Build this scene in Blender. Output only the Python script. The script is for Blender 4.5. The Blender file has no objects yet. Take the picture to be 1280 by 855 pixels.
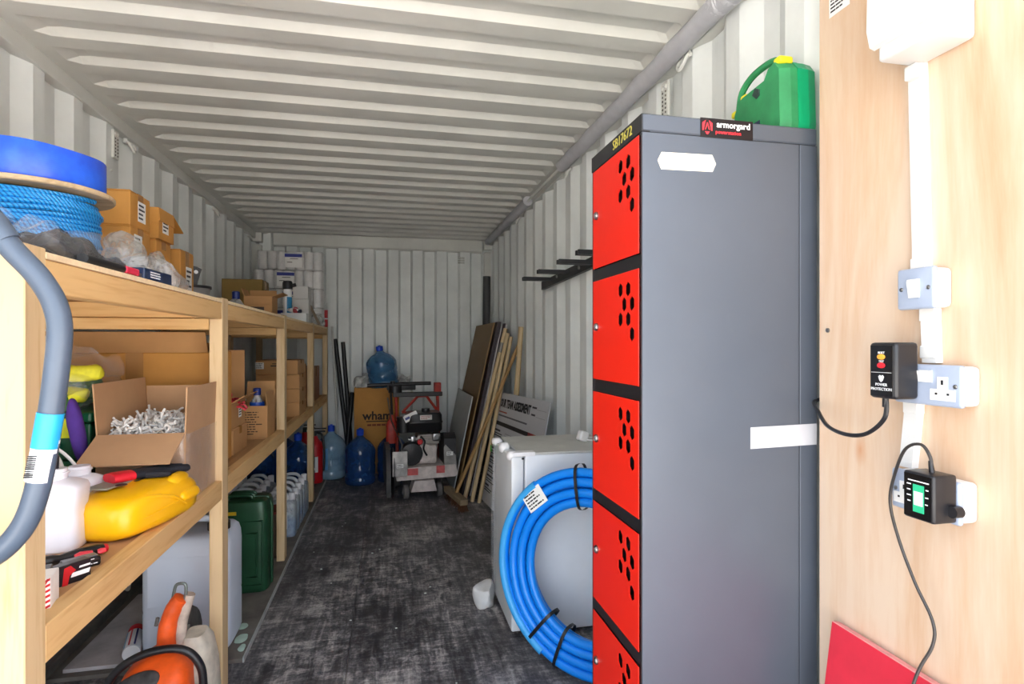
import bpy, bmesh, math, random
from mathutils import Vector, Matrix, noise
random.seed(7)
S = bpy.context.scene
C = S.collection
PI = math.pi

# ------------------------------------------------------------------ camera, sky, sun, exposure
cam = bpy.data.cameras.new('camera'); camo = bpy.data.objects.new('camera', cam); C.objects.link(camo)
cam.lens = 20.0; cam.sensor_width = 36.0; cam.shift_y = 0.002; cam.clip_start = 0.02; cam.clip_end = 200
camo.location = (0, 0, 1.27); camo.rotation_euler = (PI/2, 0, -math.radians(12.22))
S.camera = camo

W = bpy.data.worlds.new('sky'); S.world = W; W.use_nodes = True
wn = W.node_tree.nodes; wl = W.node_tree.links
sky = wn.new('ShaderNodeTexSky'); sky.sky_type = 'NISHITA'; sky.sun_disc = False
sky.sun_elevation = math.radians(52); sky.sun_rotation = math.radians(20); sky.dust_density = 6.0; sky.air_density = 1.0; sky.ozone_density = 0.6
whiten = wn.new('ShaderNodeMixRGB'); whiten.inputs[0].default_value = 0.3; whiten.inputs[2].default_value = (7.2, 7.1, 6.9, 1)
wl.new(sky.outputs[0], whiten.inputs[1]); wl.new(whiten.outputs[0], wn['Background'].inputs[0])
wn['Background'].inputs[1].default_value = 0.56

sun = bpy.data.lights.new('sun', 'SUN'); suno = bpy.data.objects.new('sun', sun); C.objects.link(suno)
sun.energy = 13.0; sun.angle = math.radians(1.5); sun.color = (1.0, 0.97, 0.93)
suno.rotation_euler = Vector((0.25, -0.62, -0.86)).to_track_quat('-Z', 'Y').to_euler()
suno.location = (0, 12, 12)

vs = S.view_settings
vs.view_transform = 'Standard'; vs.look = 'None'; vs.gamma = 1.0; vs.use_curve_mapping = False
vs.exposure = 1.1

# ------------------------------------------------------------------ helpers: materials
def lin(h):
    h = h.lstrip('#'); o = []
    for i in (0, 2, 4):
        v = int(h[i:i+2], 16)/255
        o.append(v/12.92 if v <= .04045 else ((v+.055)/1.055)**2.4)
    return (o[0], o[1], o[2], 1)
MATS = {}
def nodes(name):
    m = bpy.data.materials.new(name); m.use_nodes = True
    nt = m.node_tree; return m, nt, nt.nodes['Principled BSDF']
def tc(nt, scale=(1, 1, 1)):
    t = nt.nodes.new('ShaderNodeTexCoord'); mp = nt.nodes.new('ShaderNodeMapping')
    mp.inputs['Scale'].default_value = scale; nt.links.new(t.outputs['Object'], mp.inputs[0]); return mp.outputs[0]
def nz(nt, vec, scale, detail=4, rough=.6, dist=0):
    n = nt.nodes.new('ShaderNodeTexNoise'); n.inputs['Scale'].default_value = scale; n.inputs['Detail'].default_value = detail
    n.inputs['Roughness'].default_value = rough; n.inputs['Distortion'].default_value = dist; nt.links.new(vec, n.inputs['Vector']); return n.outputs[0]
def ramp(nt, fac, stops):
    r = nt.nodes.new('ShaderNodeValToRGB'); nt.links.new(fac, r.inputs[0]); e = r.color_ramp.elements
    while len(e) < len(stops): e.new(.5)
    for k, (p, c) in enumerate(stops): e[k].position = p; e[k].color = c
    return r.outputs[0]
def bumpn(nt, b, h, strength, dist=.002):
    n = nt.nodes.new('ShaderNodeBump'); n.inputs['Strength'].default_value = strength; n.inputs['Distance'].default_value = dist
    nt.links.new(h, n.inputs['Height']); nt.links.new(n.outputs[0], b.inputs['Normal'])
def sc(c, k): return (min(c[0]*k, 1), min(c[1]*k, 1), min(c[2]*k, 1), 1)
def M(name, hexc, rough=.5, metal=0, var=.12, scale=14, bump=0, coat=0, trans=0, stretch=(1, 1, 1)):
    if name in MATS: return MATS[name]
    m, nt, b = nodes(name); c = lin(hexc); v = tc(nt, stretch)
    f = nz(nt, v, scale)
    col = ramp(nt, f, [(.3, sc(c, 1-var)), (.7, sc(c, 1+var))])
    nt.links.new(col, b.inputs['Base Color'])
    b.inputs['Roughness'].default_value = rough; b.inputs['Metallic'].default_value = metal
    b.inputs['Coat Weight'].default_value = coat; b.inputs['Transmission Weight'].default_value = trans
    if bump: bumpn(nt, b, f, bump)
    MATS[name] = m; return m
def wood(name, light, dark, axis, rough=.6, gscale=18, knots=True):
    if name in MATS: return MATS[name]
    m, nt, b = nodes(name); st = [1, 1, 1]; st[axis] = .07
    v = tc(nt, tuple(st)); f = nz(nt, v, gscale, 5, .55, 1.2)
    f2 = nz(nt, v, gscale*5, 3, .5, .3)
    mx = nt.nodes.new('ShaderNodeMixRGB'); mx.inputs[0].default_value = .35
    nt.links.new(f, mx.inputs[1]); nt.links.new(f2, mx.inputs[2])
    L, D = lin(light), lin(dark)
    col = ramp(nt, mx.outputs[0], [(.32, D), (.5, L), (.75, sc(L, 1.06))])
    if knots:
        st2 = [1, 1, 1]; st2[axis] = .45
        vo = nt.nodes.new('ShaderNodeTexVoronoi'); vo.inputs['Scale'].default_value = 4.5; nt.links.new(tc(nt, tuple(st2)), vo.inputs['Vector'])
        kf = ramp(nt, vo.outputs['Distance'], [(.0, (1, 1, 1, 1)), (.055, (.8, .8, .8, 1)), (.09, (0, 0, 0, 1))])
        mk = nt.nodes.new('ShaderNodeMixRGB'); nt.links.new(kf, mk.inputs[0]); nt.links.new(col, mk.inputs[1]); mk.inputs[2].default_value = sc(lin('#b5703c'), .9)
        col = mk.outputs[0]
    nt.links.new(col, b.inputs['Base Color']); b.inputs['Roughness'].default_value = rough
    bumpn(nt, b, f2, .15, .001)
    MATS[name] = m; return m
def shine(nt, mx, rough, b=None):
    g = nt.nodes.new('ShaderNodeBsdfGlossy'); g.inputs['Roughness'].default_value = rough
    if b is not None and b.inputs['Normal'].links: nt.links.new(b.inputs['Normal'].links[0].from_socket, g.inputs['Normal'])
    fr_ = nt.nodes.new('ShaderNodeFresnel'); fr_.inputs[0].default_value = 1.5
    ge = nt.nodes.new('ShaderNodeNewGeometry'); iv = nt.nodes.new('ShaderNodeMath'); iv.operation = 'SUBTRACT'; iv.inputs[0].default_value = 1; nt.links.new(ge.outputs['Backfacing'], iv.inputs[1])
    ml = nt.nodes.new('ShaderNodeMath'); ml.operation = 'MULTIPLY'; nt.links.new(fr_.outputs[0], ml.inputs[0]); nt.links.new(iv.outputs[0], ml.inputs[1])   # thin sheet: shine on the outer side only
    m2 = nt.nodes.new('ShaderNodeMixShader'); nt.links.new(ml.outputs[0], m2.inputs[0]); nt.links.new(mx.outputs[0], m2.inputs[1]); nt.links.new(g.outputs[0], m2.inputs[2])
    nt.links.new(m2.outputs[0], nt.nodes['Material Output'].inputs[0])
def film(name, hexc, op, rough=.12, bump=.6, scale=26):
    """clear or milky plastic sheet: part see-through, part glossy"""
    if name in MATS: return MATS[name]
    m, nt, b = nodes(name); b.inputs['Base Color'].default_value = lin(hexc); b.inputs['Roughness'].default_value = rough
    v = tc(nt); f = nz(nt, v, scale, 4, .6, .8)
    if bump: bumpn(nt, b, f, bump, .006)
    t = nt.nodes.new('ShaderNodeBsdfTransparent'); mx = nt.nodes.new('ShaderNodeMixShader')
    r = ramp(nt, f, [(.3, (op*.55,)*3+(1,)), (.7, (min(op*1.5, 1),)*3+(1,))])
    nt.links.new(r, mx.inputs[0]); nt.links.new(t.outputs[0], mx.inputs[1]); nt.links.new(b.outputs[0], mx.inputs[2])
    shine(nt, mx, rough, b); MATS[name] = m; return m
def tinted(name, hexc, gloss=.16):
    """thin coloured transparent plastic wall"""
    if name in MATS: return MATS[name]
    m, nt, b = nodes(name); c = lin(hexc)
    b.inputs['Base Color'].default_value = c; b.inputs['Roughness'].default_value = .12
    t = nt.nodes.new('ShaderNodeBsdfTransparent'); t.inputs[0].default_value = c
    f = nz(nt, tc(nt), 9); r = ramp(nt, f, [(.2, (gloss,)*3+(1,)), (.8, (gloss*2.2,)*3+(1,))])
    mx = nt.nodes.new('ShaderNodeMixShader'); nt.links.new(r, mx.inputs[0]); nt.links.new(t.outputs[0], mx.inputs[1]); nt.links.new(b.outputs[0], mx.inputs[2])
    shine(nt, mx, .06); MATS[name] = m; return m

# ------------------------------------------------------------------ helpers: meshes
def B(): return bmesh.new()
def box(bm, x0, x1, y0, y1, z0, z1, bev=0, seg=2, mat=None):
    g = bmesh.ops.create_cube(bm, size=1)['verts']
    sx, sy, sz = abs(x1-x0), abs(y1-y0), abs(z1-z0)
    for v in g: v.co = Vector(((x0+x1)/2+v.co.x*sx, (y0+y1)/2+v.co.y*sy, (z0+z1)/2+v.co.z*sz))
    if bev:
        es = list({e for v in g for e in v.link_edges})
        r = bmesh.ops.bevel(bm, geom=es, offset=min(bev, .45*min(sx, sy, sz)), segments=seg, affect='EDGES', profile=.5)
        g = list({v for f in r['faces'] for v in f.verts} | {v for v in g if v.is_valid})
    if mat is not None: bmesh.ops.transform(bm, matrix=mat, verts=[v for v in g if v.is_valid])
    return g
def obb(bm, c, size, R, bev=0):
    return box(bm, -size[0]/2, size[0]/2, -size[1]/2, size[1]/2, -size[2]/2, size[2]/2, bev, mat=Matrix.Translation(c) @ R.to_4x4())
def loft(bm, loops, cap=True, closed=False):
    rows = [[bm.verts.new(p) for p in l] for l in loops]; n = len(rows[0])
    rng = range(len(rows)) if closed else range(len(rows)-1)
    for i in rng:
        a, b = rows[i], rows[(i+1) % len(rows)]
        for k in range(n): bm.faces.new((a[k], a[(k+1) % n], b[(k+1) % n], b[k]))
    if cap and not closed:
        bm.faces.new(list(reversed(rows[0]))); bm.faces.new(rows[-1])
def tube(bm, pts, r, n=10, closed=False, flat=1.0):
    P = [Vector(p) for p in pts]; N = len(P); rs = r if isinstance(r, (list, tuple)) else [r]*N
    loops = []; nrm = None
    for i in range(N):
        if closed: t = P[(i+1) % N]-P[i-1]
        else: t = P[min(i+1, N-1)]-P[max(i-1, 0)]
        t.normalize()
        if nrm is None:
            nrm = Vector((0, 0, 1)) if abs(t.z) < .9 else Vector((1, 0, 0))
        nrm = (nrm-t*nrm.dot(t)); nrm.normalize(); bn = t.cross(nrm)
        loops.append([P[i]+(nrm*math.cos(2*PI*k/n)*flat+bn*math.sin(2*PI*k/n))*rs[i] for k in range(n)])
    loft(bm, loops, True, closed)
def curve(pts, k=6):
    """Catmull-Rom through pts"""
    P = [Vector(p) for p in pts]; out = []
    for i in range(len(P)-1):
        a, b, c, d = P[max(i-1, 0)], P[i], P[i+1], P[min(i+2, len(P)-1)]
        for j in range(k):
            t = j/k; out.append(.5*((2*b)+(c-a)*t+(2*a-5*b+4*c-d)*t*t+(3*b-a-3*c+d)*t**3))
    out.append(P[-1]); return out
def lathe(bm, prof, n=24, cx=0, cy=0, M4=None):
    loops = [[Vector((cx+r*math.cos(2*PI*k/n), cy+r*math.sin(2*PI*k/n), z)) for k in range(n)] for r, z in prof]
    if M4 is not None: loops = [[M4 @ p for p in l] for l in loops]
    loft(bm, loops, True)
def cyl(bm, a, b, r, n=16, r2=None):
    a = Vector(a); b = Vector(b); tube(bm, [a, b], [r, r if r2 is None else r2], n)
def sesec(w, d, z, p=4, n=28, cx=0, cy=0):
    o = []
    for k in range(n):
        t = 2*PI*k/n; c, s = math.cos(t), math.sin(t)
        o.append(Vector((cx+w/2*math.copysign(abs(c)**(2/p), c), cy+d/2*math.copysign(abs(s)**(2/p), s), z)))
    return o
def prism(bm, poly, axis, a, b):
    """poly 2D in the two other axes (in xyz order), extruded a..b along axis"""
    def pt(p, q):
        return Vector((q, p[0], p[1])) if axis == 0 else Vector((p[0], q, p[1])) if axis == 1 else Vector((p[0], p[1], q))
    loft(bm, [[pt(p, a) for p in poly], [pt(p, b) for p in poly]])
def pillow(bm, w, d, h, seed, amp=.25, nu=26, nv=12, p=3.0, freq=9):
    """crumpled bag resting on z=0"""
    loops = []
    for j in range(nv+1):
        ph = -PI/2+PI*j/nv; ph = max(min(ph, PI/2-.03), -PI/2+.03); l = []
        for i in range(nu):
            t = 2*PI*i/nu; cp, sp = math.cos(ph), math.sin(ph)
            e = 2/p
            q = Vector((w/2*math.copysign(abs(math.cos(t))**e, math.cos(t))*cp**.6, d/2*math.copysign(abs(math.sin(t))**e, math.sin(t))*cp**.6, h/2*sp+h/2))
            nn = noise.noise_vector(q*freq+Vector((seed*3.1, seed*1.7, seed)))
            q += nn*amp*min(w, d, h)
            q.z = max(q.z, 0); l.append(q)
        loops.append(l)
    loft(bm, loops)
def O(name, bm, mat, parent=None, smooth=False, ang=None, loc=None, rot=None):
    bmesh.ops.recalc_face_normals(bm, faces=bm.faces)
    me = bpy.data.meshes.new(name); bm.to_mesh(me); bm.free()
    o = bpy.data.objects.new(name, me); C.objects.link(o)
    if mat: me.materials.append(mat)
    if smooth:
        me.polygons.foreach_set('use_smooth', [True]*len(me.polygons))
        try: me.set_sharp_from_angle(angle=math.radians(ang or 40))
        except Exception: pass
    if parent: o.parent = parent
    if loc: o.location = loc
    if rot: o.rotation_euler = rot
    return o
def P(name, fn, mat, parent=None, smooth=False, **k):
    bm = B(); fn(bm); return O(name, bm, mat, parent, smooth, **k)
def thing(name, label, cat, loc=(0, 0, 0), rotz=0, group=None, rot=None):
    o = bpy.data.objects.new(name, None); C.objects.link(o); o.empty_display_size = .05
    o.location = loc; o.rotation_euler = rot if rot else (0, 0, rotz)
    o['label'] = label; o['category'] = cat
    if group: o['group'] = group
    return o
def tag(o, label, cat, group=None):
    o['label'] = label; o['category'] = cat
    if group: o['group'] = group
    return o
def struct(o, label=None):
    o['kind'] = 'structure'
    if label: o['label'] = label
    return o
def dup(root, loc, rotz=0, label=None):
    r = root.copy(); C.objects.link(r); r.location = loc; r.rotation_euler = (0, 0, rotz)
    if label: r['label'] = label
    for ch in list(root.children):
        c = ch.copy(); C.objects.link(c); c.parent = r
        for g in ch.children:
            d = g.copy(); C.objects.link(d); d.parent = c
    return r
FRONT = (PI/2, 0, 0); LEFTF = (PI/2, 0, -PI/2); RIGHTF = (PI/2, 0, PI/2); UP = (0, 0, 0)
def text(s, size, mat, parent, loc, rot, name='lettering', ext=.0006, align='CENTER', sx=1, shear=0, bold=0):
    cu = bpy.data.curves.new('t', 'FONT'); cu.body = s; cu.size = size; cu.extrude = ext; cu.align_x = align; cu.align_y = 'CENTER'; cu.shear = shear; cu.offset = bold
    cu.resolution_u = 2
    to = bpy.data.objects.new('t', cu); C.objects.link(to)
    dg = bpy.context.evaluated_depsgraph_get(); me = bpy.data.meshes.new_from_object(to.evaluated_get(dg))
    C.objects.unlink(to); bpy.data.objects.remove(to); bpy.data.curves.remove(cu)
    me.name = name; me.materials.clear(); me.materials.append(mat)
    if sx != 1: me.transform(Matrix.Diagonal((sx, 1, 1, 1)))
    o = bpy.data.objects.new(name, me); C.objects.link(o); o.parent = parent; o.location = loc; o.rotation_euler = rot
    return o
def label(parent, loc, rot, w, h, mat, lines=4, ink=None, seed=1, name='label', fill=.8):
    """a thin printed label lying in local xy, turned by rot; printed rows as its sub-part"""
    pl = P(name, lambda b: box(b, -w/2, w/2, -h/2, h/2, 0, .0008), mat, parent, loc=loc, rot=rot)
    if lines:
        rr = random.Random(seed)
        def f(b):
            dy = h*.84/lines
            for i in range(lines):
                y = h*.42-dy*(i+.5); x = -w*.42; end = w*.42*(rr.uniform(.2, 1) if fill < 1 else 1)
                while x < end-.02*w:
                    l = min(rr.uniform(.06, .25)*w, end-x)
                    box(b, x, x+l, y-dy*.22, y+dy*.22, .0007, .0013); x += l+.03*w
        pr_ = P('printed_rows', f, ink or INK, pl); pr_['kind'] = 'stuff'
    return pl

# ------------------------------------------------------------------ materials in common use
INK = M('ink', '#1b1b20', .6)
PAINT_IN = None
def container_paint(name, hexc):
    m, nt, b = nodes(name); c = lin(hexc); v = tc(nt)
    f = nz(nt, v, 2.2, 5, .62); f2 = nz(nt, tc(nt, (1, 1, .25)), 9, 5, .7)
    a = ramp(nt, f, [(.3, sc(c, .86)), (.65, sc(c, 1.04))])
    st = ramp(nt, f2, [(.62, (0, 0, 0, 1)), (.82, (1, 1, 1, 1))])
    mx = nt.nodes.new('ShaderNodeMixRGB'); nt.links.new(a, mx.inputs[1]); mx.inputs[2].default_value = sc(c, .72)
    ml = nt.nodes.new('ShaderNodeMath'); ml.operation = 'MULTIPLY'; ml.inputs[1].default_value = .5; nt.links.new(st, ml.inputs[0]); nt.links.new(ml.outputs[0], mx.inputs[0])
    nt.links.new(mx.outputs[0], b.inputs['Base Color']); b.inputs['Roughness'].default_value = .42
    bumpn(nt, b, f2, .08, .002); return m
WALLP = container_paint('wall_paint', '#e6eae8')
CEILP = container_paint('ceiling_paint', '#d9d9d2')
RAILP = container_paint('rail_paint', '#d6d7d1')
CARD = M('cardboard', '#b98a58', .75, var=.07, scale=9, bump=.05)
CARD2 = M('cardboard_ochre', '#c2893f', .7, var=.07, scale=9, bump=.05)
CARD3 = M('cardboard_pale', '#b9926c', .78, var=.06, scale=9, bump=.05)
CARDE = M('cardboard_edge', '#c9a880', .85, var=.2, scale=90)
OLIVE = M('cardboard_olive', '#8d713a', .75, var=.06)
TAPE = M('parcel_tape', '#a97a45', .25, var=.05)
PAPER = M('label_paper', '#ecebe8', .7, var=.03)
WHITEP = M('white_plastic', '#eeedee', .35, var=.02)
BLACKP = M('black_plastic', '#17171a', .4, var=.15)
BLACKM = M('black_metal', '#1a1a1c', .45, .0, var=.2)
STEEL = M('steel', '#9a9a9a', .3, 1, var=.1)
DUSTY = M('dusty_metal', '#b3aca6', .8, 0, var=.25, scale=18)
REDP = M('red_plastic', '#c41722', .4, var=.08)
RED_POW = M('red_powder', '#e8220f', .42, var=.02)
PINE_Z = wood('pine_upright', '#d3b78c', '#b8925e', 2)
PINE_Y = wood('pine_rail', '#deb67c', '#c8955a', 1)
PINE_X = wood('pine_bearer', '#e0b87c', '#cb9655', 0)
DECKP = wood('deck_board', '#b98d60', '#a3774c', 1, .75, 10, False)
CLEAR = film('clear_film', '#e4e9f0', .075, .07, 1.0, 38)
WRAPF = film('stretch_wrap', '#f2f2f4', .14, .1, .8, 18)
MILK = film('milky_plastic', '#dfe5ea', .34, .3, 0)

# ------------------------------------------------------------------ the setting: a steel container
Y0, Y1 = .2, 6.05
XL, XR = -1.285, 1.055
ground = M('outside_concrete', '#bcb9b3', .9, var=.12, scale=1.5)
struct(P('ground', lambda b: box(b, -30, 30, -30, 30, -.4, -.16), ground))
# floor boards
def floor_mat():
    m, nt, b = nodes('worn_plywood')
    v = tc(nt); big = nz(nt, v, 2.1, 7, .68, .6); mid = nz(nt, tc(nt, (1.6, 1, 1)), 7, 7, .72, .9)
    lng = nz(nt, tc(nt, (11, .9, 1)), 3.2, 6, .7, .5); crs = nz(nt, tc(nt, (1.5, 9, 1)), 5, 6, .75, .5); fine = nz(nt, v, 80, 4, .7)
    def mix(a, b_, f, mode='MIX'):
        n = nt.nodes.new('ShaderNodeMixRGB'); n.blend_type = mode; n.inputs[0].default_value = f
        nt.links.new(a, n.inputs[1]); nt.links.new(b_, n.inputs[2]); return n.outputs[0]
    s = mix(mix(big, mid, .5), lng, .26); s = mix(s, crs, .2); s = mix(s, fine, .12)
    col = ramp(nt, s, [(.395, lin('#1d1c20')), (.455, lin('#39373b')), (.505, lin('#656365')), (.545, lin('#979391')), (.60, lin('#c4c0bd'))])
    nt.links.new(col, b.inputs['Base Color'])
    rg = ramp(nt, s, [(.4, (.38,)*3+(1,)), (.62, (.75,)*3+(1,))]); nt.links.new(rg, b.inputs['Roughness'])
    bumpn(nt, b, s, .35, .002); return m
FLM = floor_mat()
fl = struct(P('floor', lambda b: box(b, -1.33, 1.1, Y0-.02, Y1+.08, -.16, -.028), M('floor_underside', '#15151a', .9)))
xs = [-1.32, -.16, 1.09]; ys = [Y0, 1.35, 3.72, Y1+.06]
for i in range(2):
    for j in range(3):
        P('floor_panel', lambda b: box(b, xs[i]+.0012, xs[i+1]-.0012, ys[j]+.0012, ys[j+1]-.0012, -.028, 0, .001, 1), FLM, fl)
dustm = M('dust_crumb', '#c9d2cc', .9)
rr = random.Random(3)
for k in range(16):
    x = rr.uniform(-.5, .35); y = rr.uniform(1.9, 4.2); s = rr.uniform(.004, .009)
    P('crumb', lambda b: pillow(b, s*1.6, s, s*.6, k, .3, 7, 4), dustm, fl, loc=(x, y, 0))

def corr(ya, yb, pitch, first, xin, xout, inner, slope, outer):
    """profile points (y, x): slope rising to inner flat starts at `first`"""
    pts = [(ya, xout)]; y = first
    while y-pitch > ya: y -= pitch
    while y < yb:
        for q, xx in ((y, xout), (y+slope, xin), (y+slope+inner, xin), (y+2*slope+inner, xout)):
            if ya < q < yb: pts.append((q, xx))
        y += pitch
    pts.append((yb, xout)); return pts
def sheet(bm, pts, mk):
    a = [bm.verts.new(mk(p, 0)) for p in pts]; b = [bm.verts.new(mk(p, 1)) for p in pts]
    for i in range(len(pts)-1): bm.faces.new((a[i], a[i+1], b[i+1], b[i]))
ZT = 2.4
pL = corr(Y0, Y1+.05, .278, 2.362, XL, XL-.036, .072, .068, .07)
wall_left = struct(P('wall_left', lambda b: sheet(b, pL, lambda p, k: (p[1], p[0], -.05+k*(ZT+.05))), WALLP))
pR = corr(Y0, Y1+.05, .278, 2.885, XR, XR+.036, .072, .068, .07)
wall_right = struct(P('wall_right', lambda b: sheet(b, pR, lambda p, k: (p[1], p[0], -.05+k*(ZT+.05))), WALLP))
pB = corr(XL-.05, XR+.05, .25, -.526-.5, Y1, Y1+.045, .103, .022, .103)
wall_back = struct(P('wall_back', lambda b: sheet(b, pB, lambda p, k: (p[0], p[1], -.05+k*(ZT+.05))), WALLP))
# stamped roof: ribs fade out near the side rails
def roof(bm):
    prof = []; y = 1.9
    while y-.209 > Y0-.1: y -= .209
    prof.append((Y0-.05, 0))
    while y < Y1:
        for q, h in ((y-.022, 1), (y+.004, 0), (y+.086, 0), (y+.112, 1)):
            if Y0 < q < Y1-.02: prof.append((q, h))
        y += .209
    prof.append((Y1+.1, 0))
    cols = [(-1.36, 0), (-1.215, 0), (-1.17, .8), (-1.13, 1), (-.4, 1), (.35, 1), (.93, 1), (.97, .8), (1.0, 0), (1.14, 0)]
    g = [[bm.verts.new((x, yy, 2.365+.024*h*k)) for yy, h in prof] for x, k in cols]
    for i in range(len(cols)-1):
        for j in range(len(prof)-1): bm.faces.new((g[i][j], g[i][j+1], g[i+1][j+1], g[i+1][j]))
ceiling = struct(P('ceiling', roof, CEILP))
# unseen sheet added above the roof so that no light leaks through the joints
struct(P('roof_light_block', lambda b: box(b, -1.37, 1.15, Y0-.05, Y1+.12, 2.402, 2.43), RAILP))
struct(P('trim_2', lambda b: box(b, XL-.08, XL+.012, Y0-.05, Y1+.1, 2.305, 2.40, .004), RAILP))      # left top rail
struct(P('trim_3', lambda b: box(b, XR-.008, XR+.08, Y0-.05, Y1+.1, 2.318, 2.40, .004), RAILP))      # right top rail
struct(P('trim_4', lambda b: prism(b, [(Y1-.02, 2.38), (Y1+.08, 2.38), (Y1+.08, 2.25), (Y1-.005, 2.25), (Y1-.02, 2.262)], 0, XL+.16, XR-.08), RAILP))   # header over back wall
def cpost(b, x0, x1):
    box(b, x0, x1, Y1-.06, Y1+.09, -.02, 2.25, .006); box(b, x0-.005, x1+.005, Y1-.075, Y1+.09, 2.275, 2.4, .006)
struct(P('trim_5', lambda b: cpost(b, XL-.05, XL+.06), RAILP))
struct(P('trim_6', lambda b: cpost(b, XR-.06, XR+.05), RAILP))
BOT = M('rail_dirty', '#5a5854', .85, var=.35, scale=12)
struct(P('baseboard_left', lambda b: box(b, XL-.06, XL+.035, Y0, Y1, -.03, .055, .006), BOT))
struct(P('baseboard_right', lambda b: box(b, XR-.03, XR+.06, Y0, Y1, -.03, .055, .006), BOT))
struct(P('baseboard_back', lambda b: box(b, XL, XR, Y1-.02, Y1+.06, -.03, .06, .006), BOT))
struct(P('trim_7', lambda b: box(b, XR-.02, XR+.1, Y0-.06, Y0+.04, -.15, 2.43, .01), RAILP))
struct(P('trim_8', lambda b: box(b, XL-.1, XL+.02, Y0-.06, Y0+.04, -.15, 2.43, .01), RAILP))
# lashing rings and vents
def ring(parent, x, y, z, side):
    def f(b):
        pts = curve([(x, y-.027, z), (x+side*.014, y-.028, z-.004), (x+side*.026, y-.022, z-.03), (x+side*.03, y, z-.046), (x+side*.026, y+.022, z-.03), (x+side*.014, y+.028, z-.004), (x, y+.027, z)], 4)
        tube(b, pts, .0068, 8)
    r_ = P('lashing_ring', f, RAILP, parent, True)
    for d in (-.027, .027): P('lug', lambda b: box(b, x-.006, x+.012*side, y+d-.012, y+d+.012, z-.012, z+.012, .003), RAILP, r_)
    return r_
for y, z in ((3.2, 2.28), (4.65, 2.28), (3.13, .11), (5.7, 2.28)): ring(wall_left, XL+.004, y, z, 1)
for y, z in ((1.87, 2.30), (3.22, 2.30), (4.54, 2.30)): ring(wall_right, XR-.004, y, z, -1)
def vent(parent, x, y, z, s):
    v = P('vent', lambda b: box(b, x-.006, x+.006, y-.026, y+.026, z-.085, z+.05, .002), RAILP, parent)
    def holes(b):
        for i in range(2):
            for j in range(6):
                cyl(b, (x+s*.005, y-.012+.024*i, z-.07+.016*j), (x+s*.0075, y-.012+.024*i, z-.07+.016*j), .0045, 8)
    P('vent_holes', holes, M('vent_dark', '#55544e', .8), v)
    for i in range(2): P('rivet', lambda b: lathe(b, [(.009, 0), (.007, .004), (.002, .006)], 10, M4=Matrix.Translation((x+s*.006, y-.012+.024*i, z+.03)) @ Matrix.Rotation(s*PI/2, 4, 'Y')), RAILP, v, True)
    
vent(wall_right, XR-.006, 2.03, 2.235, -1); vent(wall_left, XL+.006, 3.06, 2.24, 1)
P('vent', lambda b: [box(b, .72, .79, Y1-.004, Y1+.004, 2.13+.015*k, 2.136+.015*k) for k in range(5)], M('vent_slot', '#9c9b92', .8), wall_back)
for y, z in ((3.03, 2.09), (4.3, 2.12)): P('stud', lambda b: lathe(b, [(.008, 0), (.006, .006), (.001, .008)], 10, M4=Matrix.Translation((XL, y, z)) @ Matrix.Rotation(PI/2, 4, 'Y')), RAILP, wall_left, True)

# insulated pipe along the right top rail
GREYF = M('grey_foam_sleeve', '#b9b9be', .5, var=.08, scale=20, bump=.3)
pipe = thing('insulated_pipe', 'thin pipe with two grey foam sleeves under the right roof edge', 'pipe', (1.008, 0, 2.33))
P('pipe', lambda b: tube(b, [(0, Y0, 0), (0, 6.02, 0)], .009, 8), RAILP, pipe, True)
def sleeve(b, ya, yb, r):
    n = 26; tube(b, [(0.002*math.sin(k*2.1), ya+(yb-ya)*k/n, .002*math.cos(k*1.3)) for k in range(n+1)], [r*(1+.04*math.sin(k*1.9)) for k in range(n+1)], 14)
P('foam_sleeve', lambda b: sleeve(b, .9, 3.25, .036), GREYF, pipe, True)
P('foam_sleeve', lambda b: sleeve(b, 4.1, 5.82, .036), GREYF, pipe, True)
P('tape_end', lambda b: sleeve(b, 1.5, 1.63, .037), M('white_tape', '#c4c4c8', .35), pipe, True)
def scr(b):
    rq = random.Random(5)
    for y in (1.62, 2.05, 2.5, 3.0):
        for k in range(4):
            yy = y+k*.018; h = rq.uniform(.006, .014)
            tube(b, [(XR-.011, yy+rq.uniform(-.006, .006), 2.345+rq.uniform(-h, h)) for _ in range(4)], .0013, 4)
P('marker_scribble', scr, INK, wall_right)

# ------------------------------------------------------------------ plywood board on the right, with the electrics
def ply_mat():
    m, nt, b = nodes('plywood_face'); v = tc(nt, (1, 1, .12)); f = nz(nt, v, 7, 5, .6, 1.6); f2 = nz(nt, v, 60, 3, .6)
    mx = nt.nodes.new('ShaderNodeMixRGB'); mx.inputs[0].default_value = .25; nt.links.new(f, mx.inputs[1]); nt.links.new(f2, mx.inputs[2])
    col = ramp(nt, mx.outputs[0], [(.3, lin('#ca9f7c')), (.46, lin('#d4b496')), (.6, lin('#dac2aa'))])
    vo = nt.nodes.new('ShaderNodeTexVoronoi'); vo.inputs['Scale'].default_value = 5; nt.links.new(tc(nt, (1, 1, .5)), vo.inputs['Vector'])
    kf = ramp(nt, vo.outputs['Distance'], [(0, (1, 1, 1, 1)), (.03, (.5, .5, .5, 1)), (.1, (0, 0, 0, 1))])
    mk = nt.nodes.new('ShaderNodeMixRGB'); nt.links.new(kf, mk.inputs[0]); nt.links.new(col, mk.inputs[1]); mk.inputs[2].default_value = lin('#c98552')
    nt.links.new(mk.outputs[0], b.inputs['Base Color']); b.inputs['Roughness'].default_value = .5; return m
PX = 1.0
pl = thing('plywood_panel', 'tall bare plywood backing board carrying the sockets beside the locker', 'board', (PX, .79, 0))
P('board', lambda b: box(b, 0, .018, -.45, .377, .02, 2.3, .001, 1), ply_mat(), pl)
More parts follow.
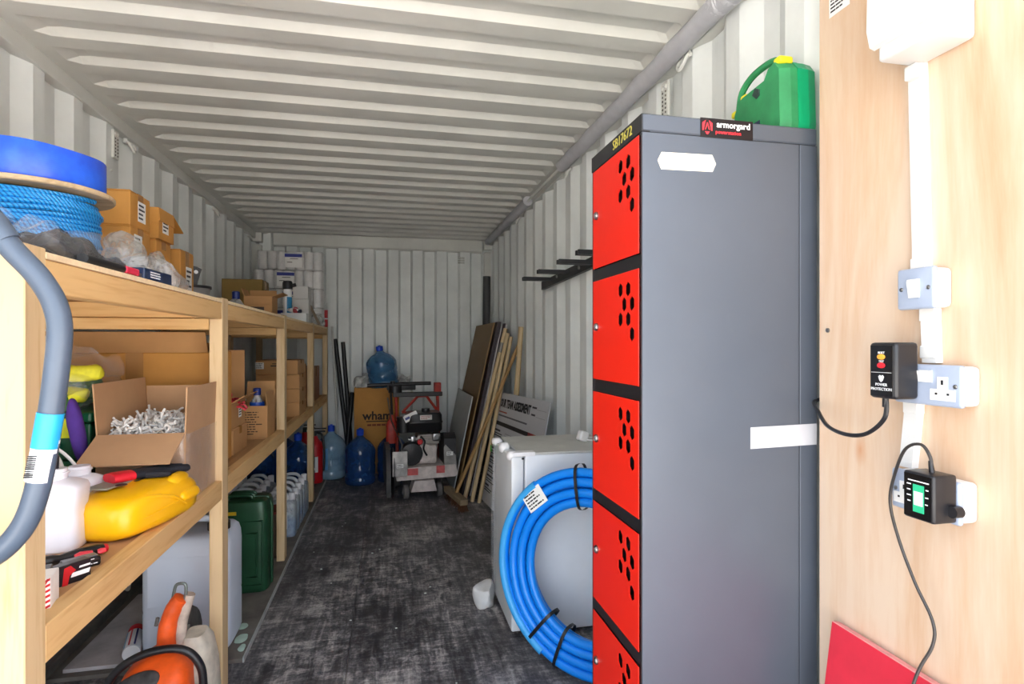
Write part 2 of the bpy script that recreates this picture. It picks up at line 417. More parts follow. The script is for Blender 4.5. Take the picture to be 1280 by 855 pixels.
P('batten', lambda b: box(b, .018, .054, -.1, -.05, .0, 2.3), PINE_Z, pl); P('batten', lambda b: box(b, .018, .054, .31, .36, .0, 2.3), PINE_Z, pl)
P('screw', lambda b: lathe(b, [(.0055, 0), (.0055, .003), (.002, .005)], 10, M4=Matrix.Translation((0, .349, 1.302)) @ Matrix.Rotation(-PI/2, 4, 'Y')), STEEL, pl, True)
label(pl, (-.0002, .315, 2.07), LEFTF, .06, .09, PAPER, 9, seed=3, name='notice')
WPV = M('white_pvc', '#e3e2df', .3, var=.01)
GREYM = M('grey_metalclad', '#a3aec2', .35, var=.03)
# consumer unit
cu = thing('consumer_unit', 'white plastic fuse box with hinged flap at the top of the plywood board', 'fuse box', (PX, .853, 1.803))
P('case', lambda b: box(b, -.093, 0, -.057, .057, 0, .24, .008, 3), WPV, cu, True)
P('flap', lambda b: prism(b, [(-.105, .03), (-.094, .026), (-.092, .2), (-.108, .2), (-.112, .06)], 1, -.05, .062), WPV, cu)
P('cable_gland', lambda b: box(b, -.03, -.002, -.012+.045, .022+.038, -.028, 0, .004), WPV, cu)
# trunking
tr = thing('cable_trunking', 'narrow white cable trunking running down the plywood between the boxes', 'trunking', (PX, .9, 1.03))
def run(b, ya, za, yb, zb, w=.028):
    loft(b, [[(-.016, y-w/2, z), (-.016, y+w/2, z), (0, y+w/2, z), (0, y-w/2, z)] for y, z in ((ya, za), (yb, zb))])
P('trunking_length', lambda b: run(b, .002, .775, -.008, .381), WPV, tr)
P('trunking_length', lambda b: run(b, -.024, .306, -.028, .205), WPV, tr)
P('trunking_length', lambda b: run(b, .008, .13, .022, .0), WPV, tr)
def cuff(b, y, z): box(b, -.018, 0, y-.016, y+.016, z-.012, z+.012, .002)
for y, z in ((-.006, .392), (-.0245, .295), (-.026, .225), (.01, .118)): P('coupler', lambda b: cuff(b, y, z), WPV, tr)
def metalbox(name, lab, cat, yc, zc, w, h):
    t = thing(name, lab, cat, (PX, yc, zc))
    P('back_box', lambda b: box(b, -.036, 0, -w/2+.002, w/2-.002, -h/2+.002, h/2-.002, .009, 3), WPV, t, True)
    P('faceplate', lambda b: box(b, -.046, -.034, -w/2, w/2, -h/2, h/2, .006, 3), GREYM, t, True)
    for s in (-1, 1):
        P('screw', lambda b: lathe(b, [(.004, 0), (.004, .001), (.0015, .0025)], 10, M4=Matrix.Translation((-.046, s*(w/2-.011), 0)) @ Matrix.Rotation(-PI/2, 4, 'Y')), STEEL, t, True)
    return t
sw = metalbox('light_switch', 'grey metal-clad single light switch high on the plywood board', 'light switch', .874, 1.373, .077, .077)
P('rocker', lambda b: prism(b, [(-.046, -.017), (-.049, -.017), (-.0535, .012), (-.052, .017), (-.046, .017)], 1, -.0105, .0105), WPV, sw)
def socket_face(t, yc):
    f = P('socket_plate', lambda b: [box(b, -.0475, -.0455, yc-.0095, yc+.0095, -.006, .016), box(b, -.0475, -.0455, yc-.023, yc+.023, -.026, -.006)], WPV, t)
    P('pin_hole', lambda b: [box(b, -.0483, -.047, yc-.0018, yc+.0018, .002, .01), box(b, -.0483, -.047, yc-.013, yc-.009, -.016, -.0125), box(b, -.0483, -.047, yc+.009, yc+.013, -.016, -.0125)], INK, f)
def rocker2(t, yc, z=.016):
    P('socket_switch', lambda b: prism(b, [(-.046, z-.011), (-.0485, z-.011), (-.052, z+.009), (-.046, z+.011)], 1, yc-.013, yc+.013), WPV, t)
d1 = metalbox('double_socket', 'grey metal-clad double socket holding the black safety plug', 'socket', .852, 1.196, .134, .074)
socket_face(d1, -.033); rocker2(d1, -.0005)
d2 = metalbox('double_socket', 'grey metal-clad double socket holding the charger, lowest on the plywood', 'socket', .857, .994, .136, .075)
socket_face(d2, .038)
# RCD plug
BP = M('plug_black', '#1c1c20', .35, var=.1)
rc = thing('safety_plug', 'chunky black safety plug with orange and red buttons in the upper socket', 'plug', (PX-.046, .894, 1.168))
P('body', lambda b: box(b, -.052, 0, -.03, .03, .0, .105, .007, 3), BP, rc, True)
P('face', lambda b: box(b, -.0535, -.0515, -.025, .025, .004, .1, .001), M('gloss_black', '#0c0c0f', .15), rc)
ORG = M('orange_button', '#f2a53a', .35); RDB = M('red_button', '#e02733', .35); WI = M('white_ink', '#f2f2f2', .6)
for z, mm in ((.078, ORG), (.062, RDB)):
    P('button', lambda b: lathe(b, [(.0085, 0), (.008, .002), (.004, .003)], 16, M4=Matrix.Translation((-.0535, 0, z)) @ Matrix.Rotation(-PI/2, 4, 'Y') @ Matrix.Diagonal((.65, 1, 1, 1))), mm, rc, True)
P('dividing_line', lambda b: box(b, -.0542, -.0533, -.022, .022, .0485, .0492), WI, rc)
for s, z, sz in (('RESET', .0857, .0055), ('TEST', .0695, .0055), ('POWER', .026, .0075), ('PROTECTION', .0175, .0075)):
    text(s, sz, WI, rc, (-.0537, 0, z), LEFTF, ext=.0003)
P('emblem', lambda b: prism(b, [(-.006, .041), (-.003, .044), (0, .042), (.003, .044), (.006, .041), (.0035, .034), (0, .031), (-.0035, .034)], 0, -.0543, -.0534), WI, rc)
cab = thing('power_cable', 'black cable looping from the safety plug back past the locker', 'cable', (PX, .9, 1.0))
P('cable', lambda b: tube(b, curve([(-.075, .008, .172), (-.075, .01, .13), (-.08, .045, .095), (-.085, .09, .085), (-.07, .16, .092), (-.04, .225, .118), (-.014, .268, .13), (.004, .281, .134), (.03, .283, .13), (.06, .28, .05)], 8), .0042, 8), BP, cab, True)
P('strain_relief', lambda b: tube(b, [(-.075, .008, .172), (-.075, .01, .15)], [.006, .0048], 10), BP, cab, True)
# charger
ch = thing('charger', 'black adapter with green printed label plugged into the lower double socket', 'charger', (PX-.046, .822, .962))
P('body', lambda b: box(b, -.05, 0, -.03, .03, .0, .083, .005, 3), BP, ch, True)
P('face', lambda b: box(b, -.0512, -.0498, -.026, .026, .004, .079), M('gloss_black', '#0c0c0f', .15), ch)
gl = P('green_label', lambda b: box(b, -.0518, -.051, -.013, .008, .014, .062), M('label_green', '#2fbf8a', .5), ch)
P('white_patch', lambda b: box(b, -.0522, -.0515, -.011, .006, .026, .05), WI, gl)
P('printed_rows', lambda b: [box(b, -.0516, -.051, yy, yy+l, z, z+.002) for yy, l, z in ((-.022, .04, .067), (.012, .008, .06), (.013, .007, .05), (.012, .008, .04), (.013, .006, .03), (-.021, .005, .055), (-.021, .006, .042), (-.02, .005, .03))], WI, ch)
P('pin_shroud', lambda b: cyl(b, (-.02, -.036, .022), (-.003, -.036, .022), .01), BP, ch, True)
cc = thing('charger_cable', 'thin dark cable rising from the charger and trailing down over the red board', 'cable', (PX, .83, .4))
P('cable', lambda b: tube(b, curve([(-.07, -.012, .645), (-.07, -.008, .672), (-.068, .012, .690), (-.066, .045, .675), (-.062, .072, .62), (-.058, .085, .565), (-.054, .07, .5), (-.05, .04, .43), (-.05, .005, .375), (-.055, .0, .335), (-.075, .012, .28), (-.105, .012, .2), (-.13, .02, .05), (-.15, .06, -.15), (-.17, .08, -.39)], 8), .0028, 8), M('cable_grey', '#3a3634', .45), cc, True)
P('strain_relief', lambda b: tube(b, [(-.07, -.012, .643), (-.07, -.009, .665)], [.005, .0035], 10), BP, cc, True)
# red board leaning on the plywood
rb = thing('red_board', 'red painted board leaning against the foot of the plywood', 'board', (.9, .8, 0))
P('sheet', lambda b: prism(b, [(-.015, 0), (.005, 0), (.096, .64), (.076, .645)], 1, -.35, .3), M('red_board_paint', '#cf2a3d', .45, var=.12, scale=7), rb)
P('raw_edge', lambda b: prism(b, [(.0765, .6445), (.0955, .6405), (.0958, .6425), (.077, .6465)], 1, -.35, .3), M('red_board_edge', '#e79a97', .8, var=.15, scale=30), rb)

# ------------------------------------------------------------------ locker
GREY_L = None
def locker_grey():
    m, nt, b = nodes('locker_grey'); v = tc(nt); f = nz(nt, v, 3, 3); c = lin('#5b626d')
    col = ramp(nt, f, [(.3, sc(c, .93)), (.7, sc(c, 1.05))])
    sc1 = nz(nt, tc(nt, (30, 2, 2.5)), 8, 4, .7, .6); s2 = ramp(nt, sc1, [(.72, (0, 0, 0, 1)), (.78, (1, 1, 1, 1))])
    mx = nt.nodes.new('ShaderNodeMixRGB'); nt.links.new(col, mx.inputs[1]); mx.inputs[2].default_value = sc(c, 1.35)
    ml = nt.nodes.new('ShaderNodeMath'); ml.operation = 'MULTIPLY'; ml.inputs[1].default_value = .35; nt.links.new(s2, ml.inputs[0]); nt.links.new(ml.outputs[0], mx.inputs[0])
    nt.links.new(mx.outputs[0], b.inputs['Base Color']); b.inputs['Roughness'].default_value = .38; b.inputs['Metallic'].default_value = .25; return m
LG = locker_grey(); LB = M('locker_black', '#1d1e22', .4, var=.1)
LX, LXR, LY0, LY1, LH = .562, 1.022, 1.2, 1.525, 1.795
lk = thing('locker', 'tall dark grey steel locker with five red doors', 'locker', ((LX+LXR)/2, (LY0+LY1)/2, 0))
def L(b, x0, x1, y0, y1, z0, z1, bev=.002):
    cx, cy = (LX+LXR)/2, (LY0+LY1)/2; box(b, x0-cx, x1-cx, y0-cy, y1-cy, z0, z1, bev, 1)
P('side_panel', lambda b: L(b, LX+.001, .972, LY0, LY0+.003, 0, 1.753, .001), LG, lk)
P('side_panel', lambda b: L(b, .9745, LXR, LY0, LY0+.003, 0, 1.753, .001), LG, lk)
P('side_panel', lambda b: L(b, LX+.001, LXR, LY1-.003, LY1, 0, 1.757), LG, lk)
P('seam_light_stop', lambda b: L(b, .955, .992, LY0+.0032, LY0+.006, 0, 1.753, 0), LB, lk)  # added behind the seam to keep light from leaking into the locker
P('back_panel', lambda b: L(b, LXR-.003, LXR, LY0+.003, LY1-.003, 0, 1.757), LB, lk)
P('top_light_stop', lambda b: L(b, LX+.001, LXR-.003, LY0+.0032, LY0+.006, 1.73, 1.757, 0), LB, lk)  # hidden strip added to block light at the gap below the top panel
P('top_panel', lambda b: L(b, LX, LXR, LY0-.001, LY1, 1.755, LH, .003), LG, lk)
P('front_fascia', lambda b: L(b, LX-.0012, LX+.02, LY0+.0, LY1+.0005, 1.7535, LH-.0005, .0005), LB, lk)
P('plinth', lambda b: L(b, LX+.004, LXR-.004, LY0+.004, LY1-.004, 0, .08), LB, lk)
P('stile', lambda b: L(b, LX, LX+.03, LY0+.003, LY0+.0095, .0, 1.755, .001), LB, lk)
P('stile', lambda b: L(b, LX, LX+.03, LY1-.018, LY1-.0025, .0, 1.755, .001), LB, lk)
doors = [1.478-.3045*k for k in range(5)]
for k, z in enumerate(doors):
    P('frame_rail', lambda b: L(b, LX+.001, LX+.03, LY0+.004, LY1-.004, z+.27, z+.304 if k else 1.755, .001), LB, lk)
    P('shelf', lambda b: L(b, LX+.03, LXR-.004, LY0+.004, LY1-.004, z-.018, z-.014, 0), LB, lk)
P('frame_rail', lambda b: L(b, LX+.001, LX+.03, LY0+.004, LY1-.004, .0, doors[4], .001), LB, lk)
hx = [(1.270, 1.706), (1.316, 1.707), (1.248, 1.670), (1.293, 1.671), (1.270, 1.634), (1.316, 1.635), (1.248, 1.598)]   # y, z of the seven holes on the top door
# one door plate with hexagon holes: cut with a boolean, then shared by the five doors
def door_mesh():
    w, h = 1.506-1.2105, .27
    bm = B(); box(bm, 0, .0025, -w/2, w/2, 0, h, .0008, 1); a = O('door_blank', bm, RED_POW)
    bm = B()
    for y, z in hx:
        zz = z-doors[0]; yy = y-(1.506+1.2105)/2
        poly = [(yy+.0185*math.sin(i*PI/3)*.9, zz+.0185*math.cos(i*PI/3)) for i in range(6)]
        prism(bm, poly, 0, -.01, .03)
    c = O('door_cutter', bm, None)
    md = a.modifiers.new('holes', 'BOOLEAN'); md.object = c; md.operation = 'DIFFERENCE'; md.solver = 'EXACT'
    dg = bpy.context.evaluated_depsgraph_get(); me = bpy.data.meshes.new_from_object(a.evaluated_get(dg)); me.name = 'door'
    me.materials.clear(); me.materials.append(RED_POW)
    for q in (a, c): bpy.data.objects.remove(q)
    return me
dm = door_mesh()
bm = B(); lathe(bm, [(.0, 0), (.011, 0), (.011, .004), (.009, .007), (.004, .008), (.004, .0085), (0.0, .0085)], 16, M4=Matrix.Rotation(-PI/2, 4, 'Y')); box(bm, -.0092, -.008, -.0015, .0015, -.006, .006)
lockm = bpy.data.meshes.new('lock'); bmesh.ops.recalc_face_normals(bm, faces=bm.faces); bm.to_mesh(lockm); bm.free(); lockm.materials.append(STEEL)
for k, z in enumerate(doors):
    o = bpy.data.objects.new('door', dm); C.objects.link(o); o.parent = lk
    o.location = (LX-.004-(LX+LXR)/2, (1.506+1.2105)/2-(LY0+LY1)/2, z); o['label'] = 'red perforated locker door'
    q = bpy.data.objects.new('lock', lockm); C.objects.link(q); q.parent = o; q.location = (0, 1.475-(1.506+1.2105)/2, .143)
cxl, cyl_ = (LX+LXR)/2, (LY0+LY1)/2
YM = M('yellow_marker', '#cfc35a', .6)
text('SB17672', .034, YM, lk, (LX-.0016-cxl, 1.31-cyl_, 1.775), (PI/2, 0, -PI/2), name='handwritten_number', sx=1.0, ext=.0004)
CREAM = M('cream_label', '#f3ead0', .6, var=.02)
P('shaped_label', lambda b: prism(b, [(.600-cxl, 1.690), (.610-cxl, 1.7095), (.738-cxl, 1.7115), (.748-cxl, 1.691), (.739-cxl, 1.672), (.609-cxl, 1.670)], 1, LY0-cyl_-.0008, LY0-cyl_), CREAM, lk)
P('tape_strip', lambda b: prism(b, [(.839-cxl, 1.021), (1.021-cxl, 1.025), (1.021-cxl, 1.076), (.839-cxl, 1.072)], 1, LY0-cyl_-.0008, LY0-cyl_), M('grey_tape', '#c9c9cd', .5, var=.04), lk)
st = P('brand_sticker', lambda b: box(b, .707-cxl, .844-cxl, LY0-cyl_-.0022, LY0-cyl_-.001, 1.752, 1.7965), M('sticker_black', '#1a1315', .4, var=.1), lk)
SR = M('sticker_red', '#e0343f', .5); yb = LY0-cyl_-.0026
text('armorgard', .0205, WI, st, (.7925-cxl, yb, 1.783), FRONT, ext=.0003, bold=.0004)
text('powerstation', .0125, SR, st, (.779-cxl, yb, 1.7655), FRONT, ext=.0003, bold=.0002)
def emb(b):
    c = (.7245-cxl, 1.775)
    def q(pts): prism(b, [(c[0]+x, c[1]+z) for x, z in pts], 1, yb-.0002, yb+.0002)
    q([(-.013, -.008), (-.013, .01), (-.004, .016), (-.006, .008), (-.010, -.008)]); q([(.013, -.008), (.010, -.008), (.006, .008), (.004, .016), (.013, .01)])
    q([(-.0065, -.006), (-.001, .011), (.001, .011), (.0065, -.006), (.004, -.006), (0, .006), (-.004, -.006)]); q([(-.006, -.01), (.006, -.01), (.003, -.015), (0, -.017), (-.003, -.015)])
P('emblem', emb, SR, st)

# green case on the locker
GRN = M('case_green', '#12a06a', .35, var=.05); GRND = M('case_green_dusty', '#2f8a55', .6, var=.22, scale=12); YEL = M('yellow_clip', '#f0e02a', .4, var=.04)
gc = thing('green_case', 'green plastic first aid case with yellow clips on top of the locker', 'case', (.99, 1.325, LH))
def casehalf(b, x0, x1, k):
    loft(b, [[Vector((x, y, z)) for y, z in [(-.105*s, 0), (.105*s, 0), (.108*s, .02), (.1*s, .11), (.08*s, .138), (.06*s, .144), (-.04*s, .15), (-.058*s, .172), (-.085*s, .178), (-.103*s, .155), (-.108*s, .02)]] for x, s in ((x0, k[0]), ((x0+x1)/2, k[1]), (x1, k[2]))])
P('front_shell', lambda b: casehalf(b, -.05, .0, (.9, 1, 1)), GRND, gc)
P('back_shell', lambda b: casehalf(b, .001, .05, (1, 1, .93)), GRN, gc)
P('rim', lambda b: casehalf(b, -.006, .006, (1.02, 1.02, 1.02)), GRN, gc)
P('handle', lambda b: tube(b, curve([(-.03, -.075, .165), (-.03, -.058, .192), (-.03, -.02, .2), (-.03, .04, .196), (-.03, .085, .172), (-.03, .098, .13)], 5), .009, 8), GRND, gc, True)
for y, z in ((-.08, .182), (.058, .146), (.1, .118)): P('clip', lambda b: box(b, -.047, -.008, y-.013, y+.013, z-.01, z+.008, .005), YEL, gc, True)
P('badge', lambda b: prism(b, [(-.02, .135), (-.004, .145), (.008, .13), (-.008, .115), (-.02, .12)], 0, -.0535, -.049), M('badge_dark', '#2a3f3a', .5), gc)
P('sticker', lambda b: box(b, -.0525, -.05, -.02, .03, .02, .055), M('sticker_navy', '#232a4a', .5), gc)

# ------------------------------------------------------------------ fridge with plug, pipe coil
FW = M('fridge_white', '#e9edf2', .3, var=.02); FT = M('fridge_top', '#c4c3bd', .5, var=.1, scale=8)
fr = thing('fridge', 'white under-counter fridge standing behind the blue pipe coil', 'fridge', (.77, 2.6, 0))
P('body', lambda b: box(b, -.195, .25, -.214, .225, .02, .79, .006, 2), FW, fr)
P('worktop', lambda b: box(b, -.215, .255, -.214, .23, .79, .8, .003), FT, fr)
P('door', lambda b: box(b, -.255, -.2, -.21, .22, .03, .785, .008, 3), M('fridge_door', '#dfe2e4', .3, var=.03), fr, True)
P('hinge', lambda b: box(b, -.25, -.15, -.216, -.17, .785, .803, .003), WHITEP, fr)
for x, y in ((-.17, -.19), (-.17, .2), (.22, -.19), (.22, .2)): P('foot', lambda b: cyl(b, (x, y, 0), (x, y, .025), .018, 12), BLACKP, fr)
P('hinge_pin', lambda b: box(b, -.21, -.2, -.2165, -.21, .772, .78), BLACKP, fr)
P('hinge_pin', lambda b: box(b, -.21, -.2, -.2165, -.21, .028, .04), BLACKP, fr)
P('protective_film', lambda b: [pillow(b, .03, .05, .75, 3, .25, 12, 10, freq=14)], CLEAR, fr, True, loc=(-.262, .16, .02))
for k, (x, y) in enumerate(((-.25, -.18), (-.245, .0), (-.25, .17))):
    P('corner_pad', lambda b: pillow(b, .05, .06, .045, k+2, .2, 12, 7), WHITEP, fr, True, loc=(x, y, .765))
P('green_sticker', lambda b: box(b, -.2805, -.28, .13, .165, .745, .775), M('sticker_green', '#4fc63a', .5), fr)
# mains plug on top
mp = thing('mains_plug', 'white moulded plug with its flex lying on the fridge top', 'plug', (.91, 2.62, .8))
P('plug_body', lambda b: box(b, -.025, .025, -.02, .02, .0, .05, .01, 3), WHITEP, mp, True, rot=(0, .35, .3))
P('flex', lambda b: tube(b, curve([(.02, -.01, .01), (.05, -.03, .006), (.09, -.02, .006), (.13, .03, .006), (.09, .06, .006), (.03, .05, .006)], 6), .0045, 7), WHITEP, mp, True)
# coil of blue pipe
BLU = M('blue_pipe', '#0a86ee', .32, var=.05, scale=6); BLUE2 = M('blue_pipe_pale', '#3aa3e6', .4, var=.05)
phi = math.radians(-47)
coil = thing('pipe_coil', 'coil of bright blue plastic water pipe strapped with black ties', 'pipe coil', (.745, 2.05, .405), rot=(math.radians(-4), 0, phi))
Rc = .317; rp = .0178
offs = [(-.054, -.018), (-.018, -.018), (.018, -.018), (.054, -.018), (-.036, .0145), (0, .0145), (.036, .0145)]
for k, (dr, dy) in enumerate(offs):
    def f(b):
        n = 56; wob = random.Random(k); p1, p2 = wob.uniform(0, 6), wob.uniform(0, 6)
        pts = []
        for i in range(n):
            t = 2*PI*i/n; spread = .5+.5*math.cos(t-PI+.2)
            R = Rc+dr*(1+.12*spread)+.002*math.sin(2*t+p1); y = dy*(1+.25*spread)+.003*math.sin(3*t+p2)
            pts.append((R*math.cos(t), y, R*math.sin(t)))
        tube(b, pts, rp, 10, True)
    P('pipe_turn', f, BLU, coil, True)
P('loose_end', lambda b: tube(b, [((Rc+.066)*math.cos(t), -.03, (Rc+.062)*math.sin(t)) for i in range(23) for t in [math.radians(128+i*5.2)]], rp*.95, 10), BLUE2, coil, True)
def tie(b, a):
    c = Vector((Rc*math.cos(a), 0, Rc*math.sin(a))); u = Vector((math.cos(a), 0, math.sin(a))); v = Vector((0, 1, 0)); w = Vector((-math.sin(a), 0, math.cos(a)))
    loops = []
    n = 20
    for s in (-.0065, .0065):
        loops.append([c+u*(.088*math.copysign(abs(math.cos(2*PI*i/n))**.6, math.cos(2*PI*i/n))+.0)+v*(.05*math.copysign(abs(math.sin(2*PI*i/n))**.6, math.sin(2*PI*i/n)))+w*s for i in range(n)])
    loft(b, loops, False)
for a in (98, 232, 252, 10): P('tie', lambda b: tie(b, math.radians(a)), BLACKP, coil, True)
label(coil, (-.232, -.0405, .245), (PI/2, 0, 0), .10, .075, PAPER, 5, seed=8, name='paper_label').rotation_euler = (PI/2, -math.radians(40), 0)
tag(P('plastic_scrap', lambda b: pillow(b, .10, .13, .12, 5, .4, 18, 10, 1.6, 12), M('white_polythene', '#dcdcda', .35, var=.1), None, True, loc=(.452, 2.72, 0)), 'crumpled scrap of white polythene on the floor beside the fridge', 'plastic')

# ------------------------------------------------------------------ timber shelf unit along the left wall
SX0, SX1 = -1.235, -.588          # back and front of the shelving
PY = [1.089, 2.232, 3.484, 4.745, 5.80]
ZS1, ZS2 = .77, 1.432             # the two deck surfaces
sh = thing('timber_shelving', 'long home-made pine shelving with two decks along the left wall', 'shelving', ((SX0+SX1)/2, 3.4, 0))
ox, oy = (SX0+SX1)/2, 3.4
def sb(b, x0, x1, y0, y1, z0, z1, bev=.002): box(b, x0-ox, x1-ox, y0-oy, y1-oy, z0, z1, bev, 1)
for y in PY:
    d = .06 if y < 2 else .075
    zb = .0185 if 2.5 < y < 5.4 else 0
    P('post', lambda b: sb(b, -.632, SX1, y, y+d, zb, 1.438), PINE_Z, sh)
    P('post', lambda b: sb(b, SX0, SX0+.044, y, y+d, zb, 1.419), PINE_Z, sh)
    for z0, z1 in ((1.322, 1.362), (.665, .709)):
        P('bearer', lambda b: sb(b, SX0+.046, -.634, y+.005, y+d-.005, z0, z1), PINE_X, sh)
    if y > 1.5:
        for z0, z1 in ((1.364, 1.418), (.711, .755)):
            P('bearer', lambda b: sb(b, SX0+.046, -.634, y+.02, y+d-.01, z0, z1), PINE_X, sh)
for i in range(4):
    a = PY[i]+(.061 if i == 0 else .076); e = PY[i+1]-.001
    P('front_rail', lambda b: sb(b, -.628, SX1-.002, a, e, 1.36, 1.419), PINE_Y, sh)
    P('deck_edge', lambda b: sb(b, -.632, SX1, a, e, 1.42, ZS2, .001), M('ply_edge', '#ecd3ab', .7, var=.1, scale=60), sh)
    P('front_rail', lambda b: sb(b, -.630, SX1-.001, a, e, .708, .776), PINE_Y, sh)
    P('back_rail', lambda b: sb(b, SX0+.002, SX0+.04, a, e, 1.36, 1.419), PINE_Y, sh)
    P('back_rail', lambda b: sb(b, SX0+.002, SX0+.04, a, e, .708, .756), PINE_Y, sh)
for y0, y1 in ((PY[0]+.002, 3.52), (3.522, PY[4]+.07)):
    P('deck_board', lambda b: sb(b, SX0, -.634, y0, y1, 1.42, ZS2, .001), DECKP, sh)
    P('deck_board', lambda b: sb(b, SX0, -.632, y0, y1, .757, ZS1, .001), DECKP, sh)

# grey tubular frame in front of the first post
SLATE = M('slate_tube', '#4c5868', .35, var=.08, scale=8)
tb = thing('tubular_handle', 'grey bent tubular handle with a barcode sticker in front of the nearest post', 'handle', (-.72, 1.0, 0))
tp = curve([(.0, 0, 1.60), (.06, 0, 1.53), (.115, 0, 1.475), (.165, 0, 1.412), (.20, 0, 1.37), (.222, 0, 1.325), (.226, 0, 1.27), (.211, 0, 1.135), (.196, 0, 1.045), (.176, 0, .99), (.14, 0, .952), (.09, 0, .935), (.0, 0, .935)], 6)
P('tube', lambda b: tube(b, tp, .0165, 14), SLATE, tb, True)
P('upright', lambda b: box(b, -.04, .0, -.02, .02, 0, 1.64, .008), SLATE, tb)
P('ferrule', lambda b: tube(b, [(.06, 0, 1.531), (.1, 0, 1.492), (.14, 0, 1.448), (.158, 0, 1.424)], [.024, .0235, .021, .0175], 14), SLATE, tb, True)
sk = P('barcode_sticker', lambda b: tube(b, [(.1985, -.001, 1.062), (.2095, -.001, 1.125)], .0171, 14), PAPER, tb, True)
P('blue_band', lambda b: tube(b, [(.2073, -.002, 1.112), (.2155, -.002, 1.165)], .0173, 14), M('sticker_blue', '#27a3dd', .4), sk, True)
def bars(b):
    q = random.Random(2)
    for k in range(11):
        t = k/11; x = .2000+.006*t; z = 1.070+.034*t
        box(b, x-.012, x+.0, -.0186, -.0165, z, z+.0011+q.random()*.0012)
P('barcode', bars, INK, sk)

# ------------------------------------------------------------------ cartons
def carton(lab, loc, w, d, h, rz=0, mat=None, group=None, front=None, side=None, open_flaps=None, tape=True, name='carton', fl_len=None):
    mat = mat or CARD; t = thing(name, lab, 'box', loc, rz, group)
    if open_flaps is None:
        P('body', lambda b: box(b, -w/2, w/2, -d/2, d/2, 0, h-.004, .003, 1), mat, t)
        for s in (-1, 1): P('top_flap', lambda b: box(b, -w/2+.001, w/2-.001, s*.0012, s*d/2*.995, h-.004, h, .001, 1), mat, t)
        if tape: P('tape', lambda b: [box(b, -w/2-.0008, w/2+.0008, -.022, .022, h, h+.0006), box(b, w/2-.0002, w/2+.0008, -.022, .022, h*.72, h), box(b, -w/2-.0008, -w/2+.0002, -.022, .022, h*.72, h)], TAPE, t)
    else:
        k = .004
        def walls(b):
            box(b, -w/2, w/2, -d/2, d/2, 0, k); box(b, -w/2, w/2, -d/2, -d/2+k, k, h); box(b, -w/2, w/2, d/2-k, d/2, k, h)
            box(b, -w/2, -w/2+k, -d/2+k, d/2-k, k, h); box(b, w/2-k, w/2, -d/2+k, d/2-k, k, h)
        P('body', walls, mat, t)
        for sd, (ang, ln) in open_flaps.items():
            b = B()
            if sd in ('front', 'back'):
                box(b, -w/2+.002, w/2-.002, -k/2, k/2, 0, ln); s = -1 if sd == 'front' else 1
                O('flap', b, mat, t, loc=(0, s*(d/2-k/2), h), rot=(-s*math.radians(ang), 0, 0))
            else:
                box(b, -k/2, k/2, -d/2+.002, d/2-.002, 0, ln); s = -1 if sd == 'left' else 1
                O('flap', b, mat, t, loc=(s*(w/2-k/2), 0, h), rot=(0, s*math.radians(ang), 0))
    if front: label(t, (front[0], -d/2-.0002, front[1]), FRONT, front[2], front[3], PAPER, 4, seed=int(1000*loc[1]), name='label')
    if side: label(t, (w/2+.0002, side[0], side[1]), RIGHTF, side[2], side[3], PAPER, 4, seed=int(900*loc[1]), name='label')
    return t
G1 = 'ochre cartons stacked against the left wall on the top deck'
# stack A (three high), stack B, single C
za = ZS2
for k, nm in enumerate(('bottom ochre carton of the nearer stack, mostly hidden behind plastic bags', 'middle ochre carton of the nearer stack, white label on its side', 'top ochre carton of the nearer stack, beside the rope reel flange')):
    c = carton(nm, (-1.03, 2.2225, za+.1195*k), .36, .165, .119, 0, CARD2, G1, side=(-.02+.03*(k == 2), .06, .062, .07) if k else None)
    if k == 2: text('SIT', .05, INK, c, (.055, -.0828, .08), FRONT, bold=.002); P('print_line', lambda b: box(b, -.06, .11, -.0835, -.0823, .045, .0475), INK, c)
for k, nm in enumerate(('lower ochre carton of the farther stack', 'middle ochre carton of the farther stack')):
    c = carton(nm, (-1.035, 2.475, za+.12*k), .34, .15, .1195, 0, CARD2, G1)
carton('open ochre carton with one flap hanging out over the farther stack', (-1.03, 2.475, za+.2405), .35, .155, .118, 0, CARD2, G1, side=(-.01, .06, .06, .065), open_flaps={'back': (112, .13), 'front': (178, .06), 'right': (175, .05)})
carton('small ochre carton with a side label beyond the two stacks', (-1.0, 2.695, ZS2), .3, .165, .235, 0, CARD2, G1, side=(.02, .12, .07, .1))
# tub with black file on it
tbk = thing('plastic_tub', 'grey round tub with a black lid on the top deck', 'tub', (-.93, 2.95, ZS2))
P('tub', lambda b: lathe(b, [(.0, 0), (.085, 0), (.095, .09), (.097, .1)], 24), M('tub_grey', '#8d8d8d', .5), tbk, True)
P('lid', lambda b: lathe(b, [(.0, .1), (.103, .1), (.103, .112), (.06, .116), (0, .116)], 24), BLACKP, tbk, True)
bf = thing('black_folder', 'black plastic box file standing on the grey tub', 'file', (-.94, 2.93, ZS2+.116), .5)
P('shell', lambda b: prism(b, [(-.06, 0), (.05, 0), (.07, .075), (.05, .085), (-.06, .1)], 1, -.035, .035), BLACKP, bf)
P('eyelet', lambda b: lathe(b, [(.0, 0), (.009, 0), (.009, .002), (0, .002)], 12, M4=Matrix.Translation((.045, -.035, .06)) @ Matrix.Rotation(PI/2, 4, 'X')), WHITEP, bf)
carton('large olive brown carton at the wall behind the small open box', (-1.03, 4.52, ZS2), .27, .24, .305, 0, OLIVE)
oc = carton('small brown carton with raised flaps beside the white spray can', (-.795, 3.88, ZS2), .165, .17, .137, 0, CARD, open_flaps={'back': (-20, .05), 'right': (72, .07), 'front': (176, .05), 'left': (20, .05)})
